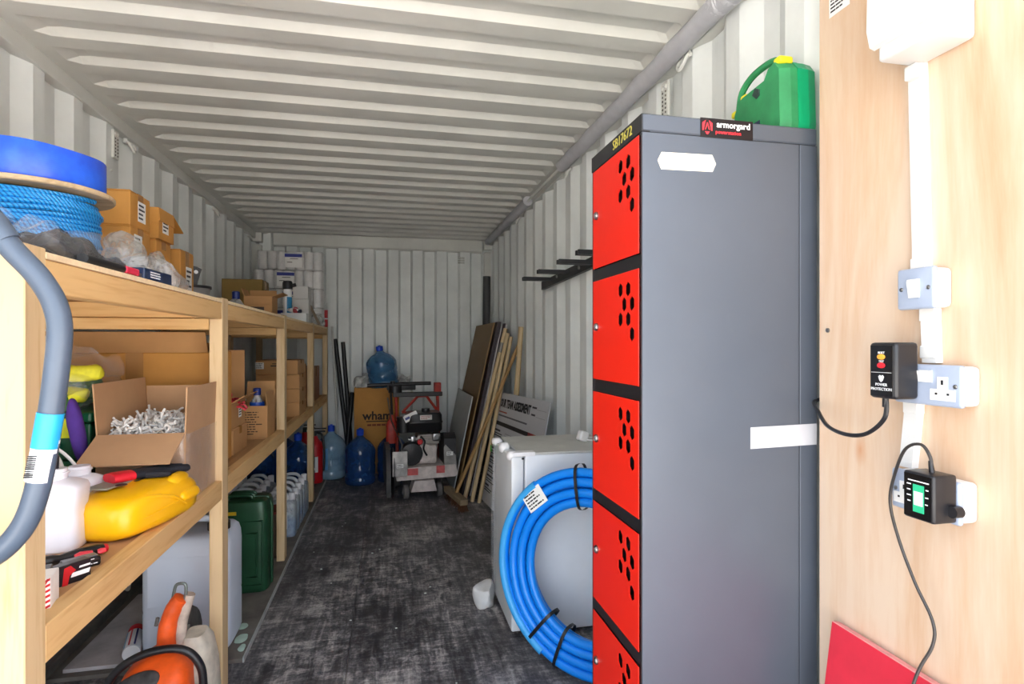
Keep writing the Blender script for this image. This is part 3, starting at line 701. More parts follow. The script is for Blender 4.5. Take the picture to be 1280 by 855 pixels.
P('stamp', lambda b: box(b, -.045, .035, -.0858, -.0848, .045, .07, .0), M('stamp_ink', '#3b2a20', .7), oc)
bb = thing('squat_bottle', 'squat clear bottle with a blue cap in front of the olive carton', 'bottle', (-.9, 3.7, ZS2))
P('bottle', lambda b: lathe(b, [(.0, 0), (.045, 0), (.048, .01), (.048, .07), (.03, .1), (.02, .11)], 20), MILK, bb, True)
P('cap', lambda b: lathe(b, [(.021, .108), (.022, .15), (.016, .156), (0, .156)], 16), M('cap_blue', '#1c2f7a', .4), bb, True)
P('label', lambda b: lathe(b, [(.0485, .02), (.0485, .06)], 20), M('label_dark', '#3a3c44', .5), bb, True)
# paper rolls
ROLL = M('tissue', '#dedcda', .9, var=.03, scale=40, bump=.1); NAVY = M('label_navy', '#26338c', .5)
def rollpack(lab, x0, x1, z, y, nrow, lbx, n=7):
    t = thing('paper_roll_pack', lab, 'paper rolls', ((x0+x1)/2, y, z), 0, 'packs of white paper rolls stacked in the back corner')
    w = x1-x0; st = w/n; r = st*.49
    bm = B(); lathe(bm, [(r*.3, .0), (r*.84, .0), (r*.95, .006), (r, .018), (r, .148), (r*.95, .16), (r*.84, .166), (r*.3, .166), (r*.28, .12)], 18)
    ref = O('roll', bm, ROLL, t, True); ref.location = (-w/2+st*.5, -st/2, 0)
    for j in range(nrow):
        for i in range(n):
            if i == j == 0: continue
            q = ref.copy(); C.objects.link(q); q.parent = t; q.location = (-w/2+st*(i+.5), -st/2+st*j, 0)
    P('wrap', lambda b: loft(b, [sesec(w+.012, st*nrow+.014, z_, 9, 40, 0, st*(nrow-1)/2-st/2) for z_ in (-.0, .06, .12, .1705)]), WRAPF, t, True)
    lb = label(t, (lbx, -st-.008, .085), FRONT, .15, .13, PAPER, 0); P('print_band', lambda b: box(b, -.075, .075, .03, .06, .0009, .0014), NAVY, lb)
    P('printed_row', lambda b: box(b, -.03, .04, .012, .017, .0009, .0014), INK, lb); P('printed_row', lambda b: box(b, -.055, -.01, -.02, -.014, .0009, .0014), INK, lb)
    return t
ZR = ZS2
rollpack('top pack of shrink-wrapped white paper rolls below the roof', -1.16, -.60, ZR+.516, 5.58, 2, .03)
rollpack('second pack of shrink-wrapped white paper rolls from the top', -1.19, -.60, ZR+.344, 5.57, 2, -.02)
rollpack('third pack of shrink-wrapped white paper rolls from the top', -1.18, -.60, ZR+.172, 5.58, 2, .02)
rollpack('bottom pack of shrink-wrapped white paper rolls on the deck', -1.18, -.60, ZR, 5.58, 2, -.05)
WB = M('white_card', '#d9d7d4', .6, var=.03)
carton('lower plain white box in front of the paper rolls', (-.72, 5.12, ZS2), .125, .2, .215, 0, WB, tape=False)
carton('upper plain white box in front of the paper rolls', (-.722, 5.12, ZS2+.2155), .12, .19, .11, 0, WB, tape=False)
tag(P('plastic_bundle', lambda b: pillow(b, .13, .2, .09, 21, .5, 22, 12, 2, 18), film('film_dense', '#d8d6d0', .55), None, True, loc=(-.635, 5.3, ZS2)), 'crumpled clear plastic spilling off the deck end by the white boxes', 'plastic')
dp = tag(P('timber_offcut', lambda b: obb(b, (0, 0, .10), (.02, .03, .21), Matrix.Rotation(-.45, 3, 'Y')), M('slat_brown', '#7d6a55', .7), None, False, loc=(-.632, 5.17, ZS2)), 'short brown slat leaning on the white boxes', 'slat')
sp = thing('spray_can', 'tall white can with black trigger top and blue label beside the small carton', 'can', (-.765, 4.665, ZS2))
P('can', lambda b: lathe(b, [(0, 0), (.031, 0), (.033, .006), (.033, .245), (.027, .262)], 20), WHITEP, sp, True)
P('label', lambda b: [loft(b, [[Vector((.0336*math.cos(a), .0336*math.sin(a), z)) for a in [-PI/2+i*.13 for i in range(12)]] for z in (.04, .2)], False)], M('label_cyan', '#2a86b8', .5), sp, True)
P('nozzle_top', lambda b: [lathe(b, [(.027, .26), (.037, .268), (.037, .31), (.03, .325), (0, .325)], 18), cyl(b, (.03, 0, .29), (.062, 0, .297), .014, 10)], BLACKP, sp, True)
ft = thing('foam_tray', 'flat white polystyrene tray on the deck edge by the spray can', 'tray', (-.69, 4.55, ZS2))
P('tray', lambda b: [box(b, -.095, .085, -.06, .06, 0, .01), box(b, -.095, .085, -.06, -.05, .01, .07, .002), box(b, -.095, .085, .05, .06, .01, .07, .002), box(b, .075, .085, -.05, .05, .01, .07, .002), box(b, -.095, -.085, -.05, .05, .01, .07, .002)], M('polystyrene', '#e3e4e3', .9, var=.02), ft)
wrp = thing('crumpled_wrapper', 'red white and black crumpled wrapper lying on the foam tray', 'wrapper', (-.70, 4.50, ZS2+.0705))
P('wrapper', lambda b: pillow(b, .08, .05, .045, 4, .5, 16, 8, 2, 20), M('wrapper_white', '#dcdcdc', .4), wrp, True)
P('printed_red', lambda b: pillow(b, .045, .04, .046, 9, .5, 14, 8, 2, 20), M('wrapper_red', '#9c2130', .4), wrp, True, loc=(.02, -.008, 0))
P('printed_dark', lambda b: pillow(b, .03, .03, .03, 11, .5, 14, 8, 2, 20), M('wrapper_dark', '#1d2133', .4), wrp, True, loc=(.045, -.008, 0))
vt = thing('voltage_tester', 'red two-pin voltage tester standing on the farthest post', 'tester', (-.6, 5.84, 1.438))
P('grip', lambda b: loft(b, [sesec(.03, .02, z, 3, 14) for z in (0, .05, .075, .08, .085, .12, .155, .165)]), REDP, vt, True)
P('band', lambda b: loft(b, [sesec(.034, .024, z, 3, 14) for z in (.074, .086)]), WHITEP, vt, True)
P('pin', lambda b: cyl(b, (-.007, 0, .16), (-.007, 0, .22), .0016, 8), STEEL, vt); P('pin', lambda b: cyl(b, (.007, 0, .16), (.007, 0, .235), .0016, 8), STEEL, vt)

# ------------------------------------------------------------------ reel of rope and hose roll on the top deck
ROPE = None
def rope_mat():
    m, nt, b = nodes('blue_rope'); v = tc(nt, (1, 1, 1))
    w = nt.nodes.new('ShaderNodeTexWave'); w.wave_type = 'BANDS'; w.bands_direction = 'DIAGONAL'; w.inputs['Scale'].default_value = 45; w.inputs['Distortion'].default_value = 1.5
    nt.links.new(v, w.inputs['Vector'])
    col = ramp(nt, w.outputs['Fac'], [(.1, lin('#0f6fb8')), (.6, lin('#2fa3ea'))]); nt.links.new(col, b.inputs['Base Color']); b.inputs['Roughness'].default_value = .4
    bumpn(nt, b, w.outputs['Fac'], .6, .003); return m
ROPE = rope_mat()
FLG = wood('flange_ply', '#c9b08c', '#a98f6c', 0, .8, 20, False)
RX, RY = -.94, 1.77
rl = thing('rope_reel', 'plywood reel wound with blue polypropylene rope', 'rope reel', (RX, RY, ZS2))
P('flange', lambda b: lathe(b, [(.0, .236), (.184, .236), (.187, .239), (.187, .247), (.184, .25), (0, .25)], 48), FLG, rl, True)
P('flange', lambda b: lathe(b, [(.0, 0), (.184, 0), (.187, .003), (.187, .009), (.184, .012), (0, .012)], 48), FLG, rl, True)
P('core', lambda b: cyl(b, (0, 0, .012), (0, 0, .236), .11, 24), CARD, rl, True)
def helix(b):
    pts = []; turns = 19; n = 34
    for i in range(turns*n+1):
        t = i/n; a = 2*PI*t; z = .0195+.2075*t/turns; r = .147+.005*math.sin(t*1.7)+.003*math.sin(t*5.1+a*.5)
        pts.append((r*math.cos(a), r*math.sin(a), z+.003*math.sin(a*2+t)))
    tube(b, pts, .0068, 6)
P('rope', helix, ROPE, rl, True)
P('rope', lambda b: tube(b, curve([(.152*math.cos(a), .152*math.sin(a), z) for a, z in ((-2.9, .20), (-2.6, .185), (-2.2, .16), (-1.8, .14), (-1.4, .12), (-1.0, .11), (-.6, .1))], 6), .0065, 6), ROPE, rl, True)
def hose(b):
    n = 90; out = []; inn = []
    a0 = math.radians(247)
    lo = []
    for z, g in ((0, -.003), (.004, 0), (.09, 0), (.094, -.003)):
        l = []
        for i in range(n):
            a = a0+2*PI*i/n; r = .160+.010*i/(n-1)+g+.0015*math.sin(a*5); l.append(Vector((r*math.cos(a), r*math.sin(a), z+.003*math.sin(a*3))))
        lo.append(l)
    lo += [[Vector((q.x*.32, q.y*.32, zz)) for q in lo[0]] for zz in (.094, .0)]
    loft(b, lo, False, True)
def hose_mat():
    m, nt, b = nodes('blue_layflat'); v = tc(nt); f = nz(nt, v, 9, 4); c = lin('#0f3fdc')
    nt.links.new(ramp(nt, f, [(.3, sc(c, .8)), (.72, lin('#2f6cf0'))]), b.inputs['Base Color']); b.inputs['Roughness'].default_value = .32
    w = nt.nodes.new('ShaderNodeTexWave'); w.bands_direction = 'Z'; w.inputs['Scale'].default_value = 60; nt.links.new(v, w.inputs['Vector']); bumpn(nt, b, w.outputs['Fac'], .15, .001); return m
hr = thing('hose_roll', 'rolled bright blue lay-flat hose lying on the rope reel', 'hose', (RX, RY, ZS2+.25))
P('hose', hose, hose_mat(), hr, True)
# bags with dark contents
DARKC = M('dark_contents', '#15161d', .5, var=.5, scale=60, bump=.6)
def bag(lab, loc, w, d, h, seed, content=DARKC, rz=0, filmm=CLEAR, k=.86, freq=11):
    t = thing('plastic_bag', lab, 'bag', loc, rz)
    P('contents', lambda b: pillow(b, w*k, d*k, h*k*.8, seed, .35, 40, 18, 3, freq*2.6), content, t, False)
    P('film', lambda b: pillow(b, w*1.04, d*1.04, h, seed, .34, 44, 20, 4, freq*1.5), filmm, t, False)
    return t
bag('clear bag of dark fixings at the near end of the top deck', (-.93, 1.37, ZS2), .34, .22, .13, 3, k=.95)
bag('clear bag of dark fixings lying along the deck edge', (-.69, 1.40, ZS2), .11, .3, .085, 6, rz=.1, k=.95)
bag('small clear bag of dark cable ties in front of the rope reel', (-.71, 1.625, ZS2), .10, .15, .075, 12, rz=.06, k=.9)
tag(P('polythene_lump', lambda b: pillow(b, .10, .11, .17, 17, .5, 24, 14, 2.2, 16), film('film_grey', '#c8c7c2', .4), None, False, loc=(-.83, 2.035, ZS2)), 'crumpled grey polythene between the rope reel and the cartons', 'plastic')
tag(P('polythene_sack', lambda b: pillow(b, .13, .42, .085, 31, .35, 34, 16, 2.0, 11), film('film_white', '#dfe2e5', .4), None, False, loc=(-.70, 1.95, ZS2)), 'flat whitish polythene sack along the deck edge below the cartons', 'plastic')
tag(P('polythene_corner', lambda b: pillow(b, .08, .12, .15, 37, .4, 22, 12, 1.6, 14), film('film_grey', '#c8c7c2', .4), None, False, loc=(-.795, 2.22, ZS2)), 'peaked fold of clear polythene in front of the middle ochre carton', 'plastic')
tk = thing('tool_blister', 'dark blue blister pack lying on the top deck edge', 'packaging', (-.622, 1.665, ZS2), -.05)
P('card', lambda b: box(b, -.03, .03, -.08, .08, 0, .03, .003), M('pack_navy', '#1d2a48', .35), tk)
label(tk, (.0305, -.02, .015), RIGHTF, .075, .022, M('pack_navy2', '#24345a', .4), 3, WI, 5, name='printed_side')
hk = thing('hacksaw', 'slim black tool with a pink grip lying on the deck edge', 'tool', (-.606, 1.45, ZS2), 0)
P('grip', lambda b: loft(b, [[Vector((.011*math.cos(a), y, .012+.01*math.sin(a))) for a in [i*PI/5 for i in range(10)]] for y in (-.14, -.1, .0, .03)]), BLACKP, hk, True)
P('grip_inset', lambda b: box(b, -.012, .0125, .03, .1, .003, .02, .004), M('pink_grip', '#d8324f', .4), hk)
P('blade', lambda b: box(b, -.003, .003, .1, .16, .004, .014), STEEL, hk)

# ------------------------------------------------------------------ lower deck, first bay
Z1 = ZS1
big = thing('large_carton', 'large brown carton at the back of the lower deck under the top deck', 'box', (-.94, 2.565, Z1))
P('body', lambda b: box(b, -.28, .26, -.16, .16, 0, .468, .004, 1), CARD2, big)
P('flap', lambda b: box(b, -.276, .256, -.002, .002, 0, .085), CARD, big, loc=(0, -.162, .468), rot=(math.radians(24), 0, 0))
P('flap', lambda b: box(b, -.276, .256, -.002, .002, 0, .2), CARD, big, loc=(0, .158, .468), rot=(math.radians(80), 0, 0))
P('tape', lambda b: box(b, -.03, .03, -.1612, -.16, .2, .468), TAPE, big)
# open carton of mop heads
mc = carton('open brown carton wrapped in film holding white mop heads', (-.735, 2.115, Z1), .245, .375, .225, 0, CARD3, open_flaps={'front': (118, .145), 'back': (-4, .125), 'left': (4, .155), 'right': (2, .14)}, name='open_carton')
P('film_wrap', lambda b: loft(b, [sesec(.255+.004*math.sin(z*90), .387, z, 14, 60) for z in (.002, .05, .1, .15, .2, .222)], False), WRAPF, mc, True)
P('side_sticker', lambda b: prism(b, [(-.06, .285), (-.05, .32), (-.04, .335), (-.047, .295), (-.055, .275)], 0, .1135, .1145), M('lime_sticker', '#d4ea2a', .5), mc)
WHM = M('mop_cotton', '#e6e4e0', .9, var=.06, scale=60)
def strands(b, n, seed, R, zb, loc_fn, rad=.0042, ln=.09):
    q = random.Random(seed)
    for i in range(n):
        p = Vector(loc_fn(q)); d = Vector((q.uniform(-1, 1), q.uniform(-1, 1), q.uniform(.0, 1))); d.normalize(); pts = [p]
        for k in range(5):
            d += Vector((q.uniform(-.9, .9), q.uniform(-.9, .9), q.uniform(-.8, .5))); d.normalize()
            p = p+d*ln/5; p.z = max(p.z, zb)
            if R: p.x = max(-R, min(R, p.x)); p.y = max(-1.5*R, min(1.5*R, p.y))
            pts.append(p.copy())
        tube(b, curve(pts, 2), rad, 5)
mh = thing('mop_head', 'tangle of white cotton mop heads inside the open carton', 'mop head', (-.735, 2.115, Z1+.004))
s_ = P('strands', lambda b: strands(b, 620, 4, .112, .0, lambda q: (q.uniform(-.1, .1), q.uniform(-.15, .15), q.uniform(.19, .232)+.0), .0038, .06), WHM, mh, True); s_['kind'] = 'stuff'
P('core', lambda b: pillow(b, .21, .32, .215, 3, .04), WHM, mh, True)
mh2 = thing('mop_head', 'white string mop head hanging between the nearest post and the white bottles', 'mop head', (-.975, 1.81, Z1))
def hang(b):
    q = random.Random(9)
    for i in range(60):
        a = q.uniform(-.3, 1.0); x0 = q.uniform(-.03, .03); y0 = q.uniform(-.04, .04)
        pts = [(x0, y0, .21+q.uniform(-.01, .015)), (x0+.03*a+.01, y0-.02, .215), (x0+.07*a+.02, y0-.03, .18), (x0+.10*a+.025, y0-.035+q.uniform(-.01, .01), .12), (x0+.11*a+.03, y0-.03, q.uniform(.03, .09))]
        tube(b, curve(pts, 3), .0045, 5)
s_ = P('strands', hang, WHM, mh2, True); s_['kind'] = 'stuff'
P('socket', lambda b: box(b, -.04, .03, -.04, .04, 0, .205, .01), CARD, mh2)
# green organiser boxes
DG = M('dark_green_plastic', '#0c5a3c', .4, var=.1); LY = M('lime_plastic', '#d9e021', .4, var=.05)
def organiser(lab, z):
    t = thing('organiser_box', lab, 'box', (-1.01, 2.13, z))
    P('tray', lambda b: box(b, -.12, .115, -.15, .15, 0, .11, .006), DG, t)
    P('lid', lambda b: box(b, -.125, .12, -.155, .155, .112, .145, .008), DG, t)
    for x in (-.04, .06): P('latch', lambda b: prism(b, [(x-.03, .07), (x+.03, .07), (x+.024, .128), (x-.02, .128)], 1, -.168, -.154), LY, t)
    P('grip', lambda b: box(b, -.02, .04, -.166, -.154, .03, .055, .004), M('teal_plastic', '#17806d', .4), t)
    return t
organiser('lower dark green organiser box with lime latches', Z1); organiser('upper dark green organiser box with lime latches', Z1+.146)
gb = bag('clear bag of green and yellow gloves on top of the organiser boxes', (-1.03, 2.13, Z1+.292), .25, .26, .18, 41, M('gloves_green', '#3f7a3a', .7, var=.75, scale=14), filmm=CLEAR, k=.7, freq=8)
for k, (x, y, z, c) in enumerate(((.06, -.1, .02, '#e0dc2a'), (-.03, -.11, .07, '#2f7f74'), (.09, -.08, .09, '#d8d430'), (.02, -.12, .0, '#4f8f4a'), (-.09, -.1, .03, '#e0dc2a'))):
    P('glove', lambda b: pillow(b, .1, .06, .055, 50+k, .4, 16, 9, 2.4, 20), M('glove_%d' % k, c, .7, var=.2, scale=30), gb, True, loc=(x, y, z))
tag(P('purple_cloth', lambda b: pillow(b, .04, .05, .19, 23, .3, 18, 14, 2.4, 14), M('purple_cloth', '#4b2c86', .85, var=.15, scale=30, bump=.3), None, True, loc=(-.89, 1.925, Z1+.148), rot=(0, -.16, 0)), 'purple cloth hanging beside the open carton flap', 'cloth')
# white bottles
HD = M('hdpe_white', '#eae9f0', .35, var=.02)
def jug(lab, loc, w, d, h, rz, capm=None, cap_h=.02):
    t = thing('white_bottle', lab, 'bottle', loc, rz)
    P('body', lambda b: loft(b, [sesec(w*k, d*k, z, p, 28) for z, k, p in ((0, .9, 4), (.006, .97, 4), (.02, 1, 4), (h*.35, .97, 4), (h*.5, .93, 4), (h*.62, .98, 4), (h*.74, 1.0, 4), (h*.8, .93, 4), (h*.85, .65, 3), (h*.875, .4, 2.4))]), HD, t, True, ang=60)
    P('neck', lambda b: lathe(b, [(.026, h*.86), (.026, h*.93), (.029, h*.935), (.029, h*.955), (.025, h*.96), (.025, h), (0, h)], 20), HD, t, True)
    if capm: P('nozzle', lambda b: lathe(b, [(.008, h), (.009, h+.03), (.006, h+.034), (0, h+.034)], 12), capm, t, True)
    return t
jug('white plastic bottle with black nozzle beside the nearest post', (-.80, 1.60, Z1), .13, .11, .195, .1, BLACKP)
jug('white plastic bottle behind the yellow container', (-.82, 1.757, Z1), .11, .085, .17, -.1)
# yellow container lying down
YC = M('yellow_hdpe', '#f7b90a', .3, var=.04, scale=6)
yc = thing('yellow_container', 'yellow plastic jerrycan lying on its side at the lower deck edge', 'jerrycan', (-.68, 1.755, Z1), math.radians(-14))
def ycan(b):
    secs = []
    for t, w, h, zc, p in ((-.205, .10, .06, .05, 3), (-.19, .17, .09, .052, 3.5), (-.15, .20, .105, .056, 4), (-.06, .215, .115, .06, 4), (0, .22, .122, .063, 4), (.06, .215, .122, .063, 4), (.12, .21, .12, .062, 4), (.17, .19, .105, .056, 3.5), (.195, .15, .08, .05, 3), (.205, .08, .05, .045, 2.5)):
        l = []
        for q in sesec(w, h, 0, p, 32): l.append(Vector((q.x*.92, t*.8, max(q.y+zc, 0))))
        secs.append(l)
    loft(b, secs)
P('body', ycan, YC, yc, True, ang=50)
P('mould_seam', lambda b: tube(b, curve([(.085, -.13, .05), (.097, -.08, .055), (.1005, 0, .06), (.099, .08, .06), (.09, .135, .055)], 6), .003, 6), YC, yc, True)
P('rib', lambda b: tube(b, curve([(.06, -.13, .085), (.085, -.08, .1), (.1, .0, .08), (.1005, .06, .045)], 6), .005, 6), YC, yc, True)
P('grip_lump', lambda b: [pillow(b, .04, .11, .03, 3, .08, 18, 9, 2.4)], YC, yc, True, loc=(.062, .07, .098), rot=(0, .5, .15))
P('grip_lump', lambda b: [pillow(b, .035, .1, .028, 5, .08, 18, 9, 2.4)], YC, yc, True, loc=(.082, .085, .062), rot=(0, 1.2, .1))
lb = P('grey_label', lambda b: box(b, -.07, -.01, -.1, .07, .1205, .1255, .001), M('label_grey', '#8f8c80', .5, var=.1), yc)
P('print_mark', lambda b: [lathe(b, [(0, .1255), (.014, .1255), (.014, .1265), (0, .1265)], 14, .0, -.06), box(b, .005, .012, -.02, .06, .1255, .1265)], INK, lb)
# glove
gv = thing('work_glove', 'black work glove with a red cuff lying across the yellow container', 'glove', (-.69, 1.785, Z1+.124), math.radians(48))
gv.scale = (.85, .85, .85)
def glove(b):
    loft(b, [[Vector((x, q.x, max(q.y+.014, 0))) for q in sesec(w, h, 0, 2.4, 18)] for x, w, h in ((-.02, .065, .03), (.03, .085, .03), (.075, .085, .026), (.085, .08, .022))])
P('palm', glove, M('glove_black', '#1b1c24', .85, var=.2, scale=40, bump=.3), gv, True)
for k, (yy, l, a) in enumerate(((-.032, .07, -.12), (-.011, .085, -.02), (.011, .08, .05), (.031, .062, .16))):
    P('finger', lambda b: tube(b, [(.075, yy, .012), (.075+l*.5*math.cos(a), yy+l*.5*math.sin(a), .014), (.075+l*math.cos(a), yy+l*math.sin(a), .009), (.082+l*math.cos(a), yy+l*math.sin(a), .008)], [.0115, .011, .0095, .004], 8), MATS['glove_black'], gv, True)
P('thumb', lambda b: tube(b, [(.01, -.035, .012), (.035, -.062, .013), (.06, -.072, .01), (.067, -.074, .009)], [.012, .011, .009, .004], 8), MATS['glove_black'], gv, True)
P('cuff', lambda b: loft(b, [[Vector((x, q.x, max(q.y+.014, 0))) for q in sesec(w, h, 0, 2.4, 18)] for x, w, h in ((-.085, .075, .03), (-.07, .08, .034), (-.02, .07, .032))]), M('cuff_red', '#d8142b', .6, var=.1), gv, True)
# tools at the front edge
sd = thing('screwdriver', 'black and red cushion-grip handle lying on the lower deck', 'screwdriver', (-.705, 1.497, Z1), math.radians(42))
sd.scale = (.8, .8, .8)
def axis_loft(b, rows, n=16):
    loft(b, [[Vector((x, r*math.cos(2*PI*i/n), r2*math.sin(2*PI*i/n)+r2m)) for i in range(n)] for x, r, r2, r2m in rows])
P('grip', lambda b: axis_loft(b, [(-.075, .014, .014, .017), (-.07, .017, .017, .017), (-.055, .0165, .0165, .017), (-.04, .012, .012, .016), (.0, .017, .016, .017), (.05, .017, .016, .017), (.068, .013, .013, .016)]), BLACKP, sd, True)
P('end_cap', lambda b: axis_loft(b, [(.067, .0135, .0135, .016), (.076, .012, .012, .016), (.079, .006, .006, .016)]), REDP, sd, True)
P('collar', lambda b: axis_loft(b, [(-.084, .012, .012, .017), (-.075, .0145, .0145, .017)]), REDP, sd, True)
P('inset', lambda b: axis_loft(b, [(-.015, .008, .004, .0285), (.0, .013, .007, .028), (.028, .008, .004, .029)], 10), M('inset_red', '#e2404c', .35), sd, True, rot=(.9, 0, 0), loc=(0, -.014, .004))
P('hang_hole', lambda b: axis_loft(b, [(.04, .006, .003, .029), (.05, .009, .005, .0285), (.06, .006, .003, .029)], 10), MATS['inset_red'], sd, True, rot=(.9, 0, 0), loc=(0, -.014, .004))
P('shank', lambda b: cyl(b, (-.16, 0, .012), (-.08, 0, .016), .004, 8), M('shank_yellow', '#c0a52a', .4), sd, True)
rm = thing('bit_case', 'small flat black case with white printing behind the red striped box', 'case', (-.672, 1.443, Z1), math.radians(42))
P('shell', lambda b: box(b, -.038, .036, -.014, .014, 0, .022, .005, 2), BLACKP, rm, True)
P('lid', lambda b: box(b, -.034, .03, -.01, .012, .022, .025, .001), M('case_grey', '#6c6c70', .4), rm)
P('printed_marks', lambda b: [box(b, x, x+.008, -.0147, -.0138, z, z+.002) for x, z in ((-.03, .015), (-.03, .009), (-.014, .016), (0, .017), (.014, .017), (.0, .007), (.01, .007), (.02, .007))], WI, rm)
bt = thing('blade_pack', 'upright black blade box with a red flash and white lettering', 'packaging', (-.654, 1.365, Z1), math.radians(54))
P('carton', lambda b: box(b, -.034, .034, -.012, .012, 0, .042, .002), M('pack_black', '#17181d', .35), bt)
P('red_flash', lambda b: prism(b, [(-.022, .0), (-.012, .0), (-.008, .018), (.004, .026), (-.006, .038), (-.018, .036), (-.02, .02)], 1, -.0128, -.0118), REDP, bt)
P('printed_word', lambda b: prism(b, [(-.006, .013), (.029, .013), (.032, .022), (-.003, .022)], 1, -.0127, -.0119), WI, bt)
P('printed_word', lambda b: prism(b, [(.01, .028), (.031, .028), (.032, .032), (.011, .032)], 1, -.0127, -.0119), WI, bt)
sb2 = thing('small_grey_box', 'little dark box with a grey label behind the striped box', 'box', (-.695, 1.33, Z1), math.radians(20))
P('carton', lambda b: box(b, -.02, .022, -.02, .02, 0, .045, .002), M('pack_black', '#17181d', .35), sb2)
label(sb2, (.001, -.0202, .034), FRONT, .036, .018, M('label_mauve', '#b8a9b2', .6), 3, seed=4)
rs = thing('striped_box', 'small white box with red diagonal edge stripes beside the nearest post', 'box', (-.655, 1.245, Z1), math.radians(14))
P('carton', lambda b: box(b, -.03, .03, -.03, .03, 0, .062, .002), M('pack_white', '#efeae6', .5), rs)
def stripes(b):
    for k in range(6):
        z = .003+k*.0098
        prism(b, [(.017, z), (.0295, z+.006), (.0295, z+.0105), (.017, z+.0045)], 1, -.0306, -.0298)
        if k < 5: prism(b, [(-.0295+k*.012, .051), (-.025+k*.012, .051), (-.019+k*.012, .0612), (-.0235+k*.012, .0612)], 1, -.0306, -.0298)
P('red_stripes', stripes, REDP, rs)
P('print_mark', lambda b: [box(b, -.02, .005, -.0306, -.0298, .04, .043), box(b, -.018, .0, -.0306, -.0298, .034, .036)], INK, rs)

# ------------------------------------------------------------------ lower deck, second and third bays
carton('low brown carton on the lower deck just past the second post', (-.79, 2.88, Z1), .22, .26, .115, 0, CARD, tape=True)
rc2 = carton('open brown carton with red plastic on the low carton past the second post', (-.80, 2.88, Z1+.1155), .22, .26, .115, 0, CARD, side=(.03, .07, .05, .06), open_flaps={'right': (58, .07), 'back': (0, .24), 'left': (5, .1), 'front': (170, .05)})
tag(P('red_strips', lambda b: strands(b, 26, 8, 0, 0, lambda q: (q.uniform(-.05, .05), q.uniform(-.06, .06), q.uniform(.06, .12)), .006, .1), M('red_tape', '#d33a4a', .5, var=.15), None, True, loc=(-.76, 2.87, Z1+.12)), 'tangle of red plastic tape spilling from the open carton', 'tape')
pc = carton('open brown carton printed with rows of text holding a blue-labelled bottle', (-.70, 3.3, Z1), .15, .2, .175, 0, CARD, open_flaps={'back': (14, .12), 'front': (176, .03), 'left': (50, .08), 'right': (-6, .07)})
label(pc, (0, -.1002, .085), FRONT, .125, .15, MATS['cardboard'], 10, M('brown_ink', '#4a3320', .7), 12, name='printed_panel')
bl = thing('clear_bottle', 'clear bottle with a blue cap and blue label in the printed carton', 'bottle', (-.69, 3.27, Z1+.005))
P('bottle', lambda b: lathe(b, [(0, 0), (.034, 0), (.036, .01), (.036, .16), (.03, .19), (.016, .215), (.016, .225)], 20), film('bottle_clear', '#dfe6ea', .35, .08, 0), bl, True)
P('cap', lambda b: lathe(b, [(.019, .222), (.02, .256), (.015, .26), (0, .26)], 16), M('cap_blue', '#1c2f7a', .4), bl, True)
P('label', lambda b: lathe(b, [(.0366, .14), (.0366, .185)], 20), M('label_blue', '#1f4fb0', .4), bl, True)
bk = thing('black_sack', 'dark sack between the cartons on the lower deck', 'sack', (-.93, 3.3, Z1))
P('sack', lambda b: pillow(b, .2, .46, .40, 14, .16, 28, 16, 3, 8), M('sack_black', '#15161b', .6, var=.3, bump=.3), bk, True)
for k, nm in enumerate(('bottom brown carton of the neat stack behind the third post', 'second brown carton up in the neat stack behind the third post', 'third brown carton up in the neat stack behind the third post', 'top brown carton of the neat stack with a white label')):
    w = .28 if k < 3 else .27
    c = carton(nm, (-.74-.006*(k == 3), 4.28, Z1+.0975*k), w, .3, .097, .0, CARD, 'small cartons in a neat stack', front=(-.11, .06, .055, .045) if k == 3 else None)
    if k == 3: P('stamp', lambda b: [box(b, -.03, .03, -.151, -.1495, .07, .075), box(b, -.04, -.0, -.151, -.1495, .055, .062)], INK, c)
for k, nm in enumerate(('pale flat carton standing behind the neat stack', 'brown flat carton standing behind the pale one')):
    carton(nm, (-.72, 4.5+.075*k, Z1), .2, .06, .37-.02*k, 0, CARDE if k == 0 else CARD, tape=False)
carton('wide brown carton at the far end of the lower deck', (-.78, 5.3, Z1), .3, .5, .3, 0, M('cardboard_dark', '#97694a', .75, var=.08))
carton('squat brown carton beside the black sack at the wall', (-1.1, 3.8, Z1), .2, .4, .3, 0, CARD)

# ------------------------------------------------------------------ under the shelving
BS = M('base_sheet', '#6a645d', .85, var=.4, scale=6, bump=.2)
bs = thing('base_sheet', 'dirty plywood sheet laid on the floor under the shelving', 'sheet', (-.93, 4.1, 0))
P('sheet', lambda b: box(b, -.33, .36, -1.66, 1.4, .001, .018, .002), BS, bs)
bs['label'] = 'dirty thin sheet with a pale front edge on the floor under the shelving'
P('edge_strip', lambda b: box(b, .3605, .366, -1.66, 1.4, .001, .022), M('edge_alu', '#a9aca9', .5, var=.2), bs)
for y in PY:      # posts stand through notches of the sheet: leave the sheet inside the post line
    pass
pw = tag(P('pale_sheet', lambda b: box(b, -.09, .145, -.31, .36, .019, .034, .002), M('pale_dusty', '#b9b4b4', .85, var=.25, scale=7), None, loc=(-1.12, 2.78, 0)), 'pale dusty offcut lying against the wall under the shelving', 'sheet')
